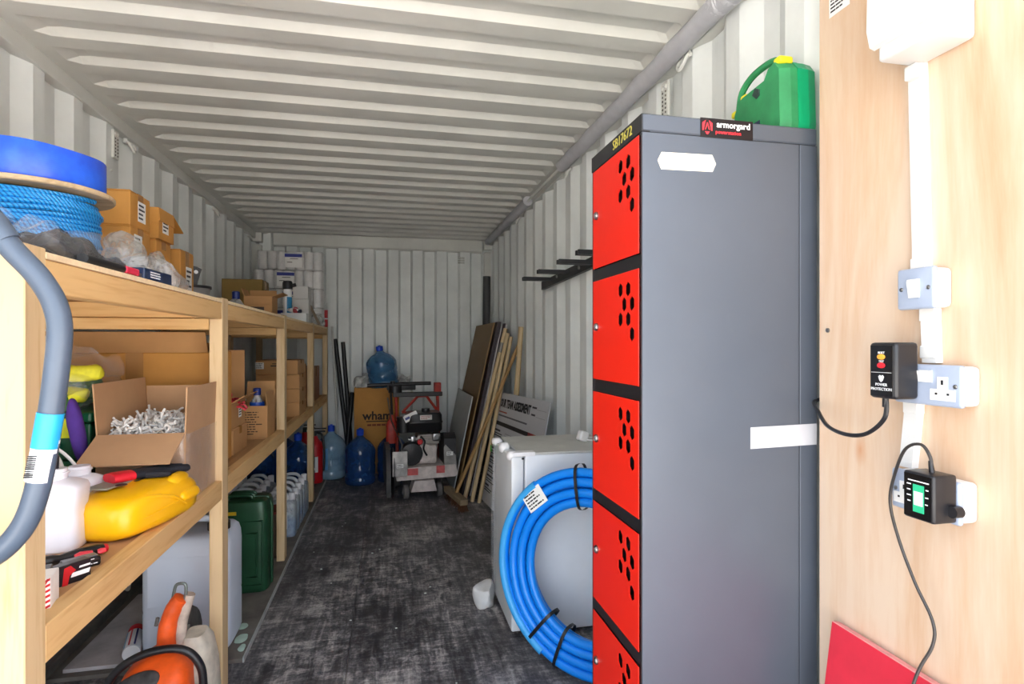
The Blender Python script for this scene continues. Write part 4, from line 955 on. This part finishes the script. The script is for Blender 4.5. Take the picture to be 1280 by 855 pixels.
# spray tins on the offcut
def tin(lab, loc, rz, capm, stripe):
    t = thing('aerosol_can', lab, 'can', loc, rz)
    Mx = Matrix.Rotation(PI/2, 4, 'Y')
    P('can', lambda b: lathe(b, [(0, -.08), (.03, -.08), (.032, -.075), (.032, .07), (.026, .085)], 20, M4=Matrix.Translation((0, 0, .033)) @ Mx), WHITEP if stripe else STEEL, t, True)
    P('cap', lambda b: lathe(b, [(.028, .082), (.03, .085), (.03, .12), (.026, .124), (0, .124)], 20, M4=Matrix.Translation((0, 0, .033)) @ Mx), capm, t, True)
    if stripe:
        for a, mm in ((-.3, 'stripe_navy'), (.3, 'stripe_red'), (.9, 'stripe_cyan')):
            P('stripe', lambda b: loft(b, [[Vector((x, .0326*math.sin(q), .033+.0326*math.cos(q))) for q in (a-.1, a, a+.1)] for x in (-.07, .07)], False), M(mm, {'stripe_navy': '#1c2a78', 'stripe_red': '#c8202a', 'stripe_cyan': '#5aa6d8'}[mm], .4), t)
    return t
tin('white aerosol can with red cap and coloured stripes lying by the water container', (-1.0, 2.55, .0345), math.radians(106), REDP, True)
tin('bare metal aerosol can lying behind the orange saw', (-.90, 2.28, .0), math.radians(60), STEEL, False)
SPL = M('paint_spill', '#a9c2b4', .6, var=.15)
for k, (x, y, w, d) in enumerate(((-.612, 2.60, .05, .09), (-.59, 2.52, .03, .05), (-.63, 2.71, .04, .06))):
    P('paint_spill', lambda b: pillow(b, w, d, .006, 60+k, .9, 18, 5, 2.2, 30), SPL, bs, True, loc=(x+.93, y-4.1, .0182))
# translucent water container
TR = M('water_hdpe', '#d6dfee', .38, var=.03, scale=5)
wc = thing('water_container', 'large pale translucent water container behind the second post', 'jerrycan', (-.80, 2.63, .0185))
P('body', lambda b: loft(b, [sesec(.33*k, .27*k, z, 6, 44) for z, k in ((0, .93), (.008, .98), (.02, 1), (.17, 1), (.18, .99), (.19, 1), (.40, 1), (.435, .985), (.46, .94), (.475, .85), (.478, .5))]), TR, wc, True, ang=50)
P('recess', lambda b: [box(b, -.13, .13, -.1362, -.134, .05, .16, .001), box(b, -.13, .13, -.1362, -.134, .21, .4, .001)], TR, wc)
P('handle', lambda b: tube(b, curve([(-.05, 0, .47), (-.05, 0, .5), (-.02, 0, .513), (.05, 0, .513), (.085, 0, .5), (.085, 0, .47)], 5), .014, 10), TR, wc, True)
P('neck', lambda b: lathe(b, [(.04, .47), (.04, .495), (0, .495)], 20, .11, -.06), TR, wc, True)
P('cap', lambda b: lathe(b, [(.043, .485), (.043, .512), (.038, .515), (0, .515)], 20, .11, -.06), BLACKP, wc, True)
# green metal jerrycan
GJ = M('jerry_green', '#1f4a30', .35, .2, var=.25, scale=9, bump=.1)
gj = thing('green_jerrycan', 'dark green metal jerrycan between the second and third posts', 'jerrycan', (-.735, 3.17, .0185))
P('body', lambda b: loft(b, [sesec(.27*k, .2*k, z, 7, 44) for z, k in ((0, .94), (.008, 1), (.03, 1), (.39, 1), (.43, .98), (.452, .93), (.46, .8))]), GJ, gj, True, ang=40)
P('seam', lambda b: tube(b, [(.1365, 0, .01), (.1365, 0, .2), (.1365, 0, .41), (.12, 0, .455), (0, 0, .464), (-.12, 0, .455), (-.1365, 0, .41), (-.1365, 0, .01)], .007, 8), GJ, gj, True)
def emboss(b):
    tube(b, [(-.085, -.0965, .08), (.085, -.0965, .08), (.085, -.0965, .30), (-.085, -.0965, .30)], .009, 8, True)
    tube(b, [(-.11, -.099, .04), (.11, -.099, .04), (.11, -.099, .36), (-.11, -.099, .36)], .006, 8, True)
P('embossed_ribs', emboss, GJ, gj, True)
for y in (-.04, 0, .04): P('handle', lambda b: tube(b, curve([(-.06, y, .455), (-.055, y, .475), (.04, y, .475), (.05, y, .455)], 4), .008, 8), GJ, gj, True)
P('yellow_sticker', lambda b: box(b, -.09, -.01, -.1015, -.0992, .395, .412), M('sticker_yellow', '#d8b21e', .5), gj)
P('spout_cap', lambda b: cyl(b, (-.085, 0, .455), (-.11, 0, .49), .022, 14), GJ, gj, True)
# 5 litre bottles of blue fluid
LQ = M('blue_fluid', '#2f7fb8', .3, var=.03)
def bottle5(lab, loc):
    t = thing('fluid_bottle', lab, 'bottle', loc, 0, 'handled bottles of blue fluid under the shelving')
    P('body', lambda b: loft(b, [sesec(.125*k, .175*m, z, 5, 28, 0, dy) for z, k, m, dy in ((0, .95, .95, 0), (.008, 1, 1, 0), (.19, 1, 1, 0), (.205, .97, .97, 0), (.215, .9, .93, 0), (.232, .62, .8, .0))]), MILK, t, True, ang=60)
    P('fluid', lambda b: loft(b, [sesec(.121, .171, z, 5, 24) for z in (.004, .115)]), LQ, t, True)
    P('handle', lambda b: tube(b, curve([(0, .075, .20), (0, .078, .25), (0, .06, .278), (0, -.0, .278), (0, -.03, .25), (0, -.03, .22)], 5), .0115, 8), M('jug_white', '#d8dadc', .45), t, True)
    P('cap', lambda b: lathe(b, [(.017, .225), (.021, .24), (.021, .272), (.018, .275), (0, .275)], 16, 0, -.058), WHITEP, t, True)
    label(t, (-.0632, 0, .11), LEFTF, .08, .11, PAPER, 5, seed=3)
    return t
cols = ('against the wall', 'in the middle column', 'next to the aisle')
rows = ('nearest', 'second', 'third', 'fourth', 'fifth', 'farthest')
b0 = None
for j in range(6):
    for i in range(3):
        loc = (-1.10+.187*i+(.045 if i == 2 else 0), 3.83+.136*j, .0185)
        lab = 'white handled bottle of blue fluid, %s row, %s' % (rows[j], cols[i])
        if i == 2 and j == 0: continue
        if b0 is None: b0 = bottle5(lab, loc); b0.rotation_euler = (0, 0, PI/2)
        else: dup(b0, loc, PI/2, lab)
rt = thing('lidded_box', 'flat dark red lid leaning behind the green jerrycan', 'lid', (-.72, 3.62, .0185), .1)
P('lid', lambda b: box(b, -.11, .1, -.09, .09, .255, .27, .006), M('dark_red', '#7c1f17', .5), rt); P('carton', lambda b: box(b, -.1, .09, -.08, .08, 0, .255, .004), M('drab_box', '#5d4a3c', .8), rt)
rt['label'] = 'drab box with a dark red lid behind the green jerrycan'

# ------------------------------------------------------------------ cut-off saw on the floor
ORA = M('saw_orange', '#e8591a', .45, var=.2, scale=16); CRM = M('saw_cream', '#c9c2b2', .7, var=.2, scale=20); SAWG = M('saw_grime', '#5d5a57', .7, var=.35, scale=22)
cs = thing('cutoff_saw', 'orange cut-off saw with black tube handle under the first shelf bay', 'saw', (-.70, 2.02, 0))
P('body', lambda b: loft(b, [sesec(w, d, z, 4, 30, cx, cy) for z, w, d, cx, cy in ((.03, .2, .26, -.02, .0), (.06, .23, .28, -.02, 0), (.18, .22, .26, -.02, 0), (.24, .19, .2, -.01, .01), (.275, .12, .12, .0, .02), (.285, .06, .06, .01, .02))]), ORA, cs, True, ang=50)
P('side_grille', lambda b: pillow(b, .13, .075, .02, 3, .05, 22, 8, 2.1), M('grille_dark', '#3d3b3a', .7, var=.5, scale=40, bump=.5), cs, True, loc=(-.05, -.085, .225), rot=(.7, -.25, .2))
P('cover_badge', lambda b: pillow(b, .1, .06, .06, 3, .05, 18, 9, 2.4), M('saw_orange_bright', '#f26a14', .35, var=.05), cs, True, loc=(.035, -.115, .165))
P('decal', lambda b: box(b, -.012, .02, -.075, -.07, .245, .262, .001), M('decal_grey', '#7c8078', .5), cs, rot=(-.5, 0, 0), loc=(.005, .09, .03))
P('rear_handle', lambda b: tube(b, curve([(.0, .02, .25), (-.004, .02, .31), (.003, .02, .37), (.022, .02, .42), (.04, .02, .445)], 6), [.03]*6+[.028]*6+[.026]*6+[.024]*6+[.018], 12), ORA, cs, True)
P('handle_backing', lambda b: tube(b, curve([(.035, .03, .25), (.034, .03, .31), (.04, .03, .37), (.056, .03, .43), (.062, .03, .45)], 5), .017, 10), M('saw_cream2', '#b9aa9c', .7, var=.25, scale=25), cs, True)
P('trigger', lambda b: tube(b, [(-.035, .02, .36), (-.03, .02, .385)], .006, 8), SAWG, cs, True)
P('wire_loop', lambda b: tube(b, curve([(.012, .02, .43), (.018, .02, .465), (.026, .02, .487), (.05, .02, .487), (.053, .02, .46), (.05, .02, .43)], 5), .005, 8), M('loop_grey', '#6f7672', .4, .6), cs, True)
P('front_handle', lambda b: tube(b, curve([(-.165, -.05, .1), (-.16, -.05, .18), (-.125, -.05, .255), (-.06, -.05, .3), (.02, -.05, .315), (.08, -.05, .3), (.115, -.05, .255), (.125, -.05, .2), (.122, -.05, .12), (.06, -.03, .05)], 7), .0125, 12), BLACKP, cs, True)
P('engine_cover', lambda b: loft(b, [sesec(w, d, z, 3.5, 24, cx, .06) for z, w, d, cx in ((.04, .1, .16, .09), (.2, .095, .15, .085), (.28, .085, .13, .075), (.31, .06, .09, .07))]), CRM, cs, True)
def spring(b): tube(b, [(.045+.09*i/90, -.075+.012*math.cos(i*.9), .165+.02*i/90+.012*math.sin(i*.9)) for i in range(91)], .003, 5)
P('spring', spring, SAWG, cs, True)
P('blade_guard', lambda b: lathe(b, [(0, -.02), (.15, -.02), (.16, 0), (.15, .02), (0, .02)], 30, M4=Matrix.Translation((-.02, .22, .165)) @ Matrix.Rotation(PI/2, 4, 'Y')), SAWG, cs, True)
P('bar', lambda b: box(b, -.03, .02, .1, .24, .12, .18, .006), DUSTY, cs)

# ------------------------------------------------------------------ water bottles
WB_ = tinted('bottle_blue', '#79b4dc', .2); WBD = tinted('bottle_deep', '#4d86cc', .16); CAPB = M('cap_bright', '#1747c8', .4)
def wbottle(lab, loc, mat, rz=0, lbl=False, handle=True, rot=None, zs=1, rs=1):
    t = thing('water_bottle', lab, 'bottle', loc, rz, 'blue water cooler bottles', rot)
    prof = [(.0, .012), (.10, .0), (.125, .006), (.133, .02), (.134, .06), (.129, .068), (.129, .082), (.135, .09), (.135, .17), (.13, .178), (.13, .192), (.135, .2), (.135, .3), (.131, .318), (.115, .35), (.085, .385), (.05, .41), (.03, .43), (.027, .445), (.027, .46)]
    t.scale = (rs, rs, zs)
    P('bottle', lambda b: lathe(b, prof, 36), mat, t, True, ang=75)
    P('cap', lambda b: lathe(b, [(.03, .44), (.032, .45), (.032, .49), (.026, .496), (.012, .497), (.012, .505), (0, .505)], 20), CAPB, t, True)
    if handle: P('handle', lambda b: tube(b, curve([(.02, -.139, .24), (.02, -.142, .15), (.06, -.128, .14), (.085, -.112, .15), (.085, -.112, .24)], 5), .006, 8), mat, t, True)
    if lbl: P('label', lambda b: loft(b, [[Vector((.1362*math.cos(a), .1362*math.sin(a), z)) for a in [math.radians(190+8*i) for i in range(10)]] for z in (.1, .3)], False), M('bottle_label', '#5f9fd6', .5), t, True)
    return t
wbottle('clear blue water bottle with label beside the red extinguisher', (-.535, 5.66, 0), tinted('bottle_pale', '#b4d8ee', .26), 0, True)
wbottle('dark blue water bottle in front of the tall carton', (-.255, 5.36, 0), WBD)
wbottle('dark blue water bottle half hidden behind the floor saw', (.03, 5.42, 0), WBD, .8)
wbottle('blue water bottle perched tilted on the tall carton', (-.045, 5.80, .845), WB_, .6, handle=False, rot=(0, math.radians(-7), .2), zs=.82, rs=1.1)
for k, (x, y, nm) in enumerate(((-.75, 5.08, 'dark blue water bottle under the shelf next to the aisle'), (-1.05, 5.0, 'dark blue water bottle under the shelf against the wall'), (-.92, 5.36, 'dark blue water bottle under the shelf behind two others'))):
    wbottle(nm, (x, y, .0185), WBD, k)
# fire extinguishers
def ext(lab, loc, h=.4):
    t = thing('fire_extinguisher', lab, 'extinguisher', loc, 0, 'red fire extinguishers below the shelf end')
    P('cylinder', lambda b: lathe(b, [(.0, 0), (.065, 0), (.07, .008), (.07, h*.75), (.06, h*.86), (.03, h*.93), (.02, h)], 24), REDP, t, True)
    P('valve', lambda b: [cyl(b, (0, 0, h), (0, 0, h+.04), .018, 12), box(b, -.015, .09, -.009, .009, h+.03, h+.045, .003), box(b, -.01, .1, -.009, .009, h+.06, h+.07, .003)], BLACKM, t)
    P('hose', lambda b: tube(b, curve([(.02, -.01, h+.03), (.07, -.03, h+.0), (.085, -.03, h*.6), (.08, -.03, h*.25)], 6), .009, 8), BLACKP, t, True)
    P('label', lambda b: loft(b, [[Vector((.0708*math.cos(a), .0708*math.sin(a), z)) for a in [math.radians(235+8*i) for i in range(9)]] for z in (.1, .24)], False), PAPER, t, True)
    return t
ext('red fire extinguisher nearest the last but one post', (-.655, 5.42, .0185), .42); ext('red fire extinguisher behind the pale water bottle', (-.775, 5.66, .0), .44)

# ------------------------------------------------------------------ against the back wall
wh = thing('tall_carton', 'tall brown carton printed wham standing by the back wall', 'box', (-.115, 5.82, 0))
P('body', lambda b: box(b, -.215, .215, -.09, .13, 0, .838, .004, 1), CARD2, wh)
P('top_flap', lambda b: box(b, -.213, .213, -.088, .02, .839, .843), CARD2, wh); P('top_flap', lambda b: box(b, -.213, .213, .022, .128, .839, .843), CARD2, wh)
BR = M('print_brown', '#2a1c14', .7)
text('wham', .115, BR, wh, (.005, -.0908, .565), FRONT, bold=.003); P('print_line', lambda b: box(b, -.1, .1, -.0912, -.0902, .508, .518), BR, wh)
P('print_line', lambda b: [box(b, -.09+.045*k, -.052+.045*k, -.0912, -.0902, .468, .486) for k in range(5)], M('print_red', '#7a3a1e', .7), wh)
for nm, loc, w, h in (('crumpled clear plastic on the left of the tall carton top', (-.25, 5.80, .843), .15, .13), ('crumpled clear plastic to the right of the perched bottle', (.155, 5.9, .843), .12, .1)):
    tag(P('plastic_wrap', lambda b: pillow(b, w, .12, h, int(w*300), .5, 20, 12, 2, 18), film('film_dense', '#d8d6d0', .55), None, True, loc=loc), nm, 'plastic')
tag(P('white_pole', lambda b: cyl(b, (0, -.03, 0), (-.085, .08, 1.45), .011, 10), M('pole_white', '#cfcfca', .4), None, True, loc=(-.475, 5.92, 0)), 'thin white pole leaning on the back wall beside the last post', 'pole')
def bpipe(lab, a, c):
    t = thing('black_pipe', lab, 'pipe', a); v = Vector(c)-Vector(a)
    P('pipe', lambda b: tube(b, [Vector((0, 0, .0)), v], .021, 14), BLACKP, t, True)
    P('bore', lambda b: tube(b, [v*.995, v*1.0008], .016, 14), M('bore_dark', '#050505', .9), t, True)
bpipe('longer black plastic pipe leaning on the back wall', (-.372, 5.86, .01), (-.53, 6.0, 1.32)); bpipe('shorter black plastic pipe leaning on the back wall', (-.358, 5.975, .01), (-.455, 6.015, 1.29)); bpipe('stub of black pipe leaning the other way beside the tall carton', (-.42, 5.74, .01), (-.362, 5.955, .78))

# ------------------------------------------------------------------ floor saw
fs = thing('floor_saw', 'dusty walk-behind floor saw with a petrol engine', 'floor saw', (.25, 4.95, 0), math.radians(4))
CON = M('concrete_dust', '#cdc2bc', .85, var=.25, scale=14); SRED = M('saw_red', '#a52a1c', .5, var=.3, scale=14)
P('deck_plate', lambda b: prism(b, [(-.21, .19), (-.2, .155), (.28, .165), (.30, .19), (.28, .265), (-.2, .255)], 1, -.22, .3), CON, fs)
P('paint_patch', lambda b: [box(b, -.13, -.03, -.2212, -.2195, .195, .25), box(b, .12, .19, -.2212, -.2195, .2, .262)], M('pink_dust', '#c9605f', .8, var=.3, scale=20), fs)
P('axle_block', lambda b: prism(b, [(-.09, .06), (.12, .06), (.10, .15), (-.06, .15)], 1, -.24, -.08), CON, fs)
for x in (-.125, .15): P('wheel', lambda b: [lathe(b, [(.0, -.022), (.05, -.022), (.058, -.016), (.058, .016), (.05, .022), (0, .022)], 22, M4=Matrix.Translation((x, -.19, .058)) @ Matrix.Rotation(PI/2, 4, 'Y')), lathe(b, [(0, -.03), (.02, -.03), (.02, .03), (0, .03)], 12, M4=Matrix.Translation((x, -.19, .058)) @ Matrix.Rotation(PI/2, 4, 'Y'))], M('dusty_rubber', '#6f6a67', .9, var=.25), fs, True)
for x in (-.16, .2): P('wheel', lambda b: lathe(b, [(.0, -.025), (.075, -.025), (.085, -.016), (.085, .016), (.075, .025), (0, .025)], 24, M4=Matrix.Translation((x, .24, .086)) @ Matrix.Rotation(PI/2, 4, 'Y')), MATS['dusty_rubber'], fs, True)
P('crankcase', lambda b: [box(b, -.1, .14, -.13, .12, .262, .42, .02, 2), cyl(b, (.03, -.16, .36), (.03, -.12, .36), .075, 22), box(b, -.02, .15, -.1, .1, .42, .5, .01)], CON, fs, True)
P('cylinder_fins', lambda b: [box(b, .0, .16, -.12, .08, .43+.014*k, .436+.014*k) for k in range(6)], DUSTY, fs)
P('recoil_cover', lambda b: lathe(b, [(0, 0), (.1, 0), (.1, .03), (.085, .05), (.03, .055), (0, .055)], 26, M4=Matrix.Translation((-.075, -.12, .36)) @ Matrix.Rotation(PI/2, 4, 'X') @ Matrix.Rotation(.0, 4, 'Y')), M('cover_black', '#2b2b2d', .35, .3), fs, True)
P('red_knob', lambda b: lathe(b, [(0, 0), (.022, 0), (.024, .02), (.016, .03), (0, .03)], 14, M4=Matrix.Translation((-.01, -.17, .46)) @ Matrix.Rotation(PI/2, 4, 'X')), REDP, fs, True)
P('fuel_tank', lambda b: loft(b, [sesec(.3*k, .24*k, z, 6, 32, .04, -.02) for z, k in ((.53, .93), (.545, 1), (.6, 1), (.605, 1.03), (.615, 1.03), (.62, 1), (.67, .98), (.69, .9))]), M('tank_black', '#19191b', .3, var=.2), fs, True)
label(fs, (.045, -.143, .655), FRONT, .1, .04, M('tank_label', '#d4cfc8', .6), 3, M('label_red_ink', '#a05050', .6), 2, name='tank_label')
P('fuel_cap', lambda b: cyl(b, (.06, 0, .685), (.06, 0, .715), .035, 18), BLACKP, fs, True)
P('air_filter', lambda b: [cyl(b, (-.13, -.02, .52), (-.13, -.02, .64), .055, 20), cyl(b, (-.13, -.02, .64), (-.13, -.02, .652), .06, 20)], BLACKM, fs, True)
P('carburettor', lambda b: [cyl(b, (-.02, -.1, .47), (-.1, -.1, .47), .022, 14), box(b, -.08, -.04, -.14, -.08, .44, .5, .006)], STEEL, fs, True)
P('muffler', lambda b: [box(b, .1, .17, -.15, -.02, .45, .52, .015), cyl(b, (.13, -.16, .49), (.13, -.15, .49), .018, 12)], STEEL, fs, True)
P('hose', lambda b: tube(b, curve([(.0, -.15, .5), (.03, -.175, .46), (.02, -.175, .4), (.05, -.16, .34)], 6), .008, 8), BLACKP, fs, True)
# belt and blade guards
P('belt_cover', lambda b: prism(b, [(-.2, .0), (-.2, .29), (-.12, .33), (.05, .3), (.2, .12), (.2, .0)], 0, .19, .29), M('cover_dark', '#2b2a2c', .5, var=.3, scale=10), fs, loc=(0, 0, .19))
P('belt_cover_face', lambda b: prism(b, [(.19, .02), (.30, .02), (.285, .17), (.2, .26), (.185, .24)], 1, -.208, -.2), M('cover_scuffed', '#8b8884', .6, var=.5, scale=9), fs, loc=(0, 0, .17))
lq = label(fs, (.235, -.2085, .355), FRONT, .055, .032, PAPER, 3, seed=7, name='label')
def guard(b):
    pts = [(-.24, .03)]+[(.24*math.cos(a)-.0, .2+.24*math.sin(a)) for a in [PI-.25*i for i in range(13)]]+[(.24, .13)]
    prism(b, [(y, z) for y, z in pts], 0, -.285, -.25)
P('blade_guard', guard, M('guard_grey', '#4d4b4a', .6, .2, var=.4, scale=9), fs)
P('guard_face', lambda b: box(b, -.30, -.18, -.26, -.245, .2, .4, .004), M('guard_front', '#bcb8b4', .55, .3, var=.5, scale=9), fs, loc=(.06, .0, 0))
label(fs, (-.18, -.2605, .285), FRONT, .055, .032, PAPER, 3, seed=9, name='label')
P('blade', lambda b: lathe(b, [(0, -.0025), (.2, -.0025), (.2, .0025), (0, .0025)], 40, M4=Matrix.Translation((-.225, -.12, .21)) @ Matrix.Rotation(PI/2, 4, 'Y')), M('blade_steel', '#4c4a49', .45, .7, var=.3), fs)
P('water_tank', lambda b: loft(b, [sesec(.09*k, .07*k, z, 3, 20, -.225, .06) for z, k in ((.42, .9), (.44, 1), (.58, 1), (.6, .8), (.63, .45), (.66, .4))]), SRED, fs, True)
# handle frame
P('frame_tube', lambda b: tube(b, [(-.17, .1, .25), (-.17, .2, .55), (-.17, .25, .84)], .014, 10), SRED, fs, True)
P('frame_tube', lambda b: tube(b, [(.2, .1, .25), (.2, .2, .55), (.2, .25, .92)], .014, 10), SRED, fs, True)
P('brace', lambda b: [tube(b, [(-.12, .22, .66), (.02, .22, .8), (.1, .22, .8), (.2, .22, .66)], .012, 8), tube(b, [(-.12, .22, .66), (.2, .22, .66)], .01, 8)], SRED, fs, True)
P('cross_bar', lambda b: box(b, -.2, .24, .2, .24, .80, .84, .006), BLACKM, fs)
P('control_post', lambda b: [tube(b, [(-.2, .18, .4), (-.22, .22, .9)], .011, 8), cyl(b, (-.18, .22, .84), (-.18, .22, .9), .06, 14)], BLACKM, fs, True)
P('lift_crank', lambda b: [box(b, .17, .23, .21, .28, .8, .92, .006)], SRED, fs)
P('handlebar', lambda b: tube(b, [(-.42, .24, .905), (.0, .24, .915), (.14, .24, .915)], .016, 12), BLACKP, fs, True)
P('handlebar_hub', lambda b: [box(b, -.25, .0, .2, .28, .86, .905, .008), cyl(b, (-.2, .24, .9), (-.2, .24, .94), .02, 12)], BLACKM, fs, True)
P('control_rod', lambda b: tube(b, [(-.17, -.22, .2), (-.16, -.2, .45), (-.23, .0, .62), (-.25, .15, .8)], .006, 8), STEEL, fs, True)
pt = P('paper_tag', lambda b: box(b, -.06, .06, -.001, .001, -.03, .03), PAPER, fs, loc=(-.08, -.13, .665), rot=(.1, -.45, 0))
P('tag_print', lambda b: box(b, -.05, -.01, -.002, -.0012, -.01, .01), M('tag_blue', '#5a5f9a', .6), pt)

# ------------------------------------------------------------------ boards, poles, broom and sign against the right wall
def lean(lab, name, bx0, tx, h, y0, y1, th, mat, cat='board'):
    t = P(name, lambda b: prism(b, [(0, 0), (th, 0), (tx-bx0+th, h), (tx-bx0, h)], 1, 0, y1-y0), mat, None, loc=(bx0, y0, 0)); return tag(t, lab, cat)
lean('light grey sheet leaning low in front of the brown board', 'grey_sheet', .535, .70, .815, 4.86, 5.86, .01, M('sheet_grey', '#b9bab6', .55, var=.08, scale=3))
lean('brown hardboard sheet leaning against the right wall', 'brown_board', .563, .882, 1.455, 4.82, 5.82, .012, M('hardboard', '#86673a', .6, var=.06, scale=3))
lean('dark plum board behind the brown hardboard', 'dark_board', .592, .905, 1.46, 4.74, 5.80, .028, M('plum_board', '#33262c', .5))
lean('thin white board in the leaning stack, nearer the room', 'white_board', .628, .937, 1.45, 4.73, 5.80, .008, M('board_white', '#cdc9c9', .5))
lean('dark board between the two white ones in the stack', 'dark_board', .64, .95, 1.445, 4.72, 5.80, .018, M('plum_board', '#33262c', .5))
lean('thin white board in the leaning stack, nearer the wall', 'white_board', .662, .972, 1.44, 4.72, 5.80, .008, M('board_white', '#cdc9c9', .5))
PALE = wood('pale_pole', '#cdb48a', '#a88c60', 2, .6, 14, False); BRP = wood('brown_pole', '#ab8652', '#86663a', 2, .6, 14, False)
def pole(lab, a, c, r, mat=None):
    t = thing('timber_pole', lab, 'pole', a, 0, 'timber poles leaning on the board stack'); v = Vector(c)-Vector(a)
    P('pole', lambda b: tube(b, [(0, 0, 0), v*.5, v], [r, r, r*.95], 10), mat or PALE, t, True); return t
q1 = pole('pale timber pole with taped top, leftmost at the foot', (.60, 4.60, 0), (.955, 4.66, 1.40), .018)
P('tape_binding', lambda b: tube(b, [(.305, .05, 1.20), (.325, .054, 1.28)], .0195, 10), M('tape_grey', '#8b8780', .4, .3), q1, True)
pole('pale timber pole, middle of the three at the foot', (.655, 4.55, 0), (.965, 4.62, 1.36), .017)
pole('pale timber pole, nearest the sign at the foot', (.705, 4.50, 0), (.99, 4.60, 1.33), .016)
pole('short upright pale pole rising behind the assessment sign', (.93, 4.40, 0), (1.01, 4.33, 1.405), .022)
br = thing('broom', 'wooden broom standing head down in front of the poles', 'broom', (.515, 4.49, 0))
def hd(b): obb(b, (0, 0, .075), (.065, .46, .045), Matrix.Rotation(math.radians(10), 3, 'Z'), .006)
P('head', hd, wood('broom_wood', '#8d7a5e', '#6d5c45', 1, .8, 20, False), br)
def bris(b):
    q = random.Random(6)
    for i in range(260):
        u = q.uniform(-.215, .215) if i % 3 else q.uniform(-.225, -.16); v = q.uniform(-.025, .025); p = Matrix.Rotation(math.radians(10), 3, 'Z') @ Vector((v, u, .055))
        e = p+Vector((q.uniform(-.02, .02), q.uniform(-.02, .02), -.053)); tube(b, [p, e], .0016, 4)
s_ = P('bristles', bris, M('bristle_brown', '#5c3c26', .9), br); s_['kind'] = 'stuff'
P('handle', lambda b: tube(b, [(0.0, .0, .08), (.27, -.05, .72), (.49, -.09, 1.26)], .0145, 10), BRP, br, True)
dr = tag(P('dark_roll', lambda b: cyl(b, (0, 0, 0), (.02, .0, 1.98), .04, 18), M('roll_grey', '#4a4a4c', .6), None, True, loc=(.985, 5.90, 0)), 'dark grey roll standing in the far right corner', 'roll')
# sign
TL, TR_, BL = Vector((.912, 4.6, .868)), Vector((1.0, 3.42, .90)), Vector((.738, 4.6, .004))
u = (TR_-TL).normalized(); v = (TL-BL); v = (v-u*v.dot(u)).normalized(); n = u.cross(v)
sg = thing('assessment_sign', 'printed board headed OUR TEAM ASSESSMENT leaning behind the fridge', 'sign', BL)
sg.rotation_euler = Matrix((u, v, n)).transposed().to_euler()
SW, SH = (TR_-TL).length, .885
P('board', lambda b: box(b, 0, SW, 0, SH, -.006, 0, .001, 1), M('sign_white', '#d5d5d8', .4, var=.02), sg)
text('OUR TEAM ASSESSMENT', .088, INK, sg, (.06, SH-.085, .0005), UP, align='LEFT', sx=.80, bold=.0035)
P('subtitle', lambda b: box(b, .06, .28, SH-.158, SH-.148, 0, .0012), M('sign_red', '#b5503c', .6), sg)
P('rule', lambda b: box(b, .06, .80, SH-.188, SH-.176, 0, .0012), M('rule_grey', '#6a6a70', .6), sg)
P('dark_bar', lambda b: box(b, .03, .86, SH-.262, SH-.232, 0, .0012), M('bar_black', '#221f22', .5), sg)
for x0, x1, mm, hx_ in ((.86, .97, 'bar_red', '#a3262c'), (.97, 1.06, 'bar_orange', '#b5562c'), (1.06, 1.15, 'bar_green', '#2f8a48')): P('bar_segment', lambda b: box(b, x0, x1, SH-.262, SH-.232, 0, .0012), M(mm, hx_, .5), sg)
def rowsf(b):
    q = random.Random(12)
    for x, z, w in ((.86, SH-.065, .09), (.86, SH-.115, .08)): box(b, x, x+w, z, z+.012, 0, .0012)
    z = SH-.31
    for g in range(7):
        box(b, .04, .04+q.uniform(.1, .2), z, z+.014, 0, .0012); z -= .022
        for k in range(2):
            box(b, .04, .04+q.uniform(.15, .24), z, z+.008, 0, .0012); z -= .017
        z -= .018
P('printed_rows', rowsf, M('sign_ink', '#34343a', .6), sg)['kind'] = 'stuff'
def rowsl(b):
    z = SH-.31
    for g in range(30):
        for c in range(3): box(b, .33+.27*c, .33+.27*c+.22-.03*((g+c) % 3), z, z+.005, 0, .0012)
        z -= .0175
    for zz in (SH-.07, SH-.12): box(b, .96, 1.14, zz, zz+.003, 0, .0012)
P('printed_rows', rowsl, M('sign_ink_pale', '#a9a9ad', .6), sg)['kind'] = 'stuff'

# ------------------------------------------------------------------ bracket rack on the right wall
rk = thing('wall_rack', 'black steel bracket rack with paired prongs on the right wall', 'rack', (1.035, 3.1, 1.66))
P('rail', lambda b: loft(b, [[(-.01, y, z-.028), (.012, y, z-.028), (.012, y, z+.028), (-.01, y, z+.028)] for y, z in ((-.75, .045), (.68, .01))]), BLACKM, rk)
for y in (-.32, .08, .45, -.62):
    for d in (-.017, .017):
        P('prong', lambda b: prism(b, [(y+d-.007, .018), (y+d+.007, .018), (y+d+.007, .04), (y+d-.007, .04)], 0, -.195, -.008), BLACKM, rk)
for y in (-.47, -.12, .3): P('bolt', lambda b: cyl(b, (-.009, y, .03), (-.018, y, .03), .01, 8), M('bolt_zinc', '#8c8c8a', .4, .7), rk)
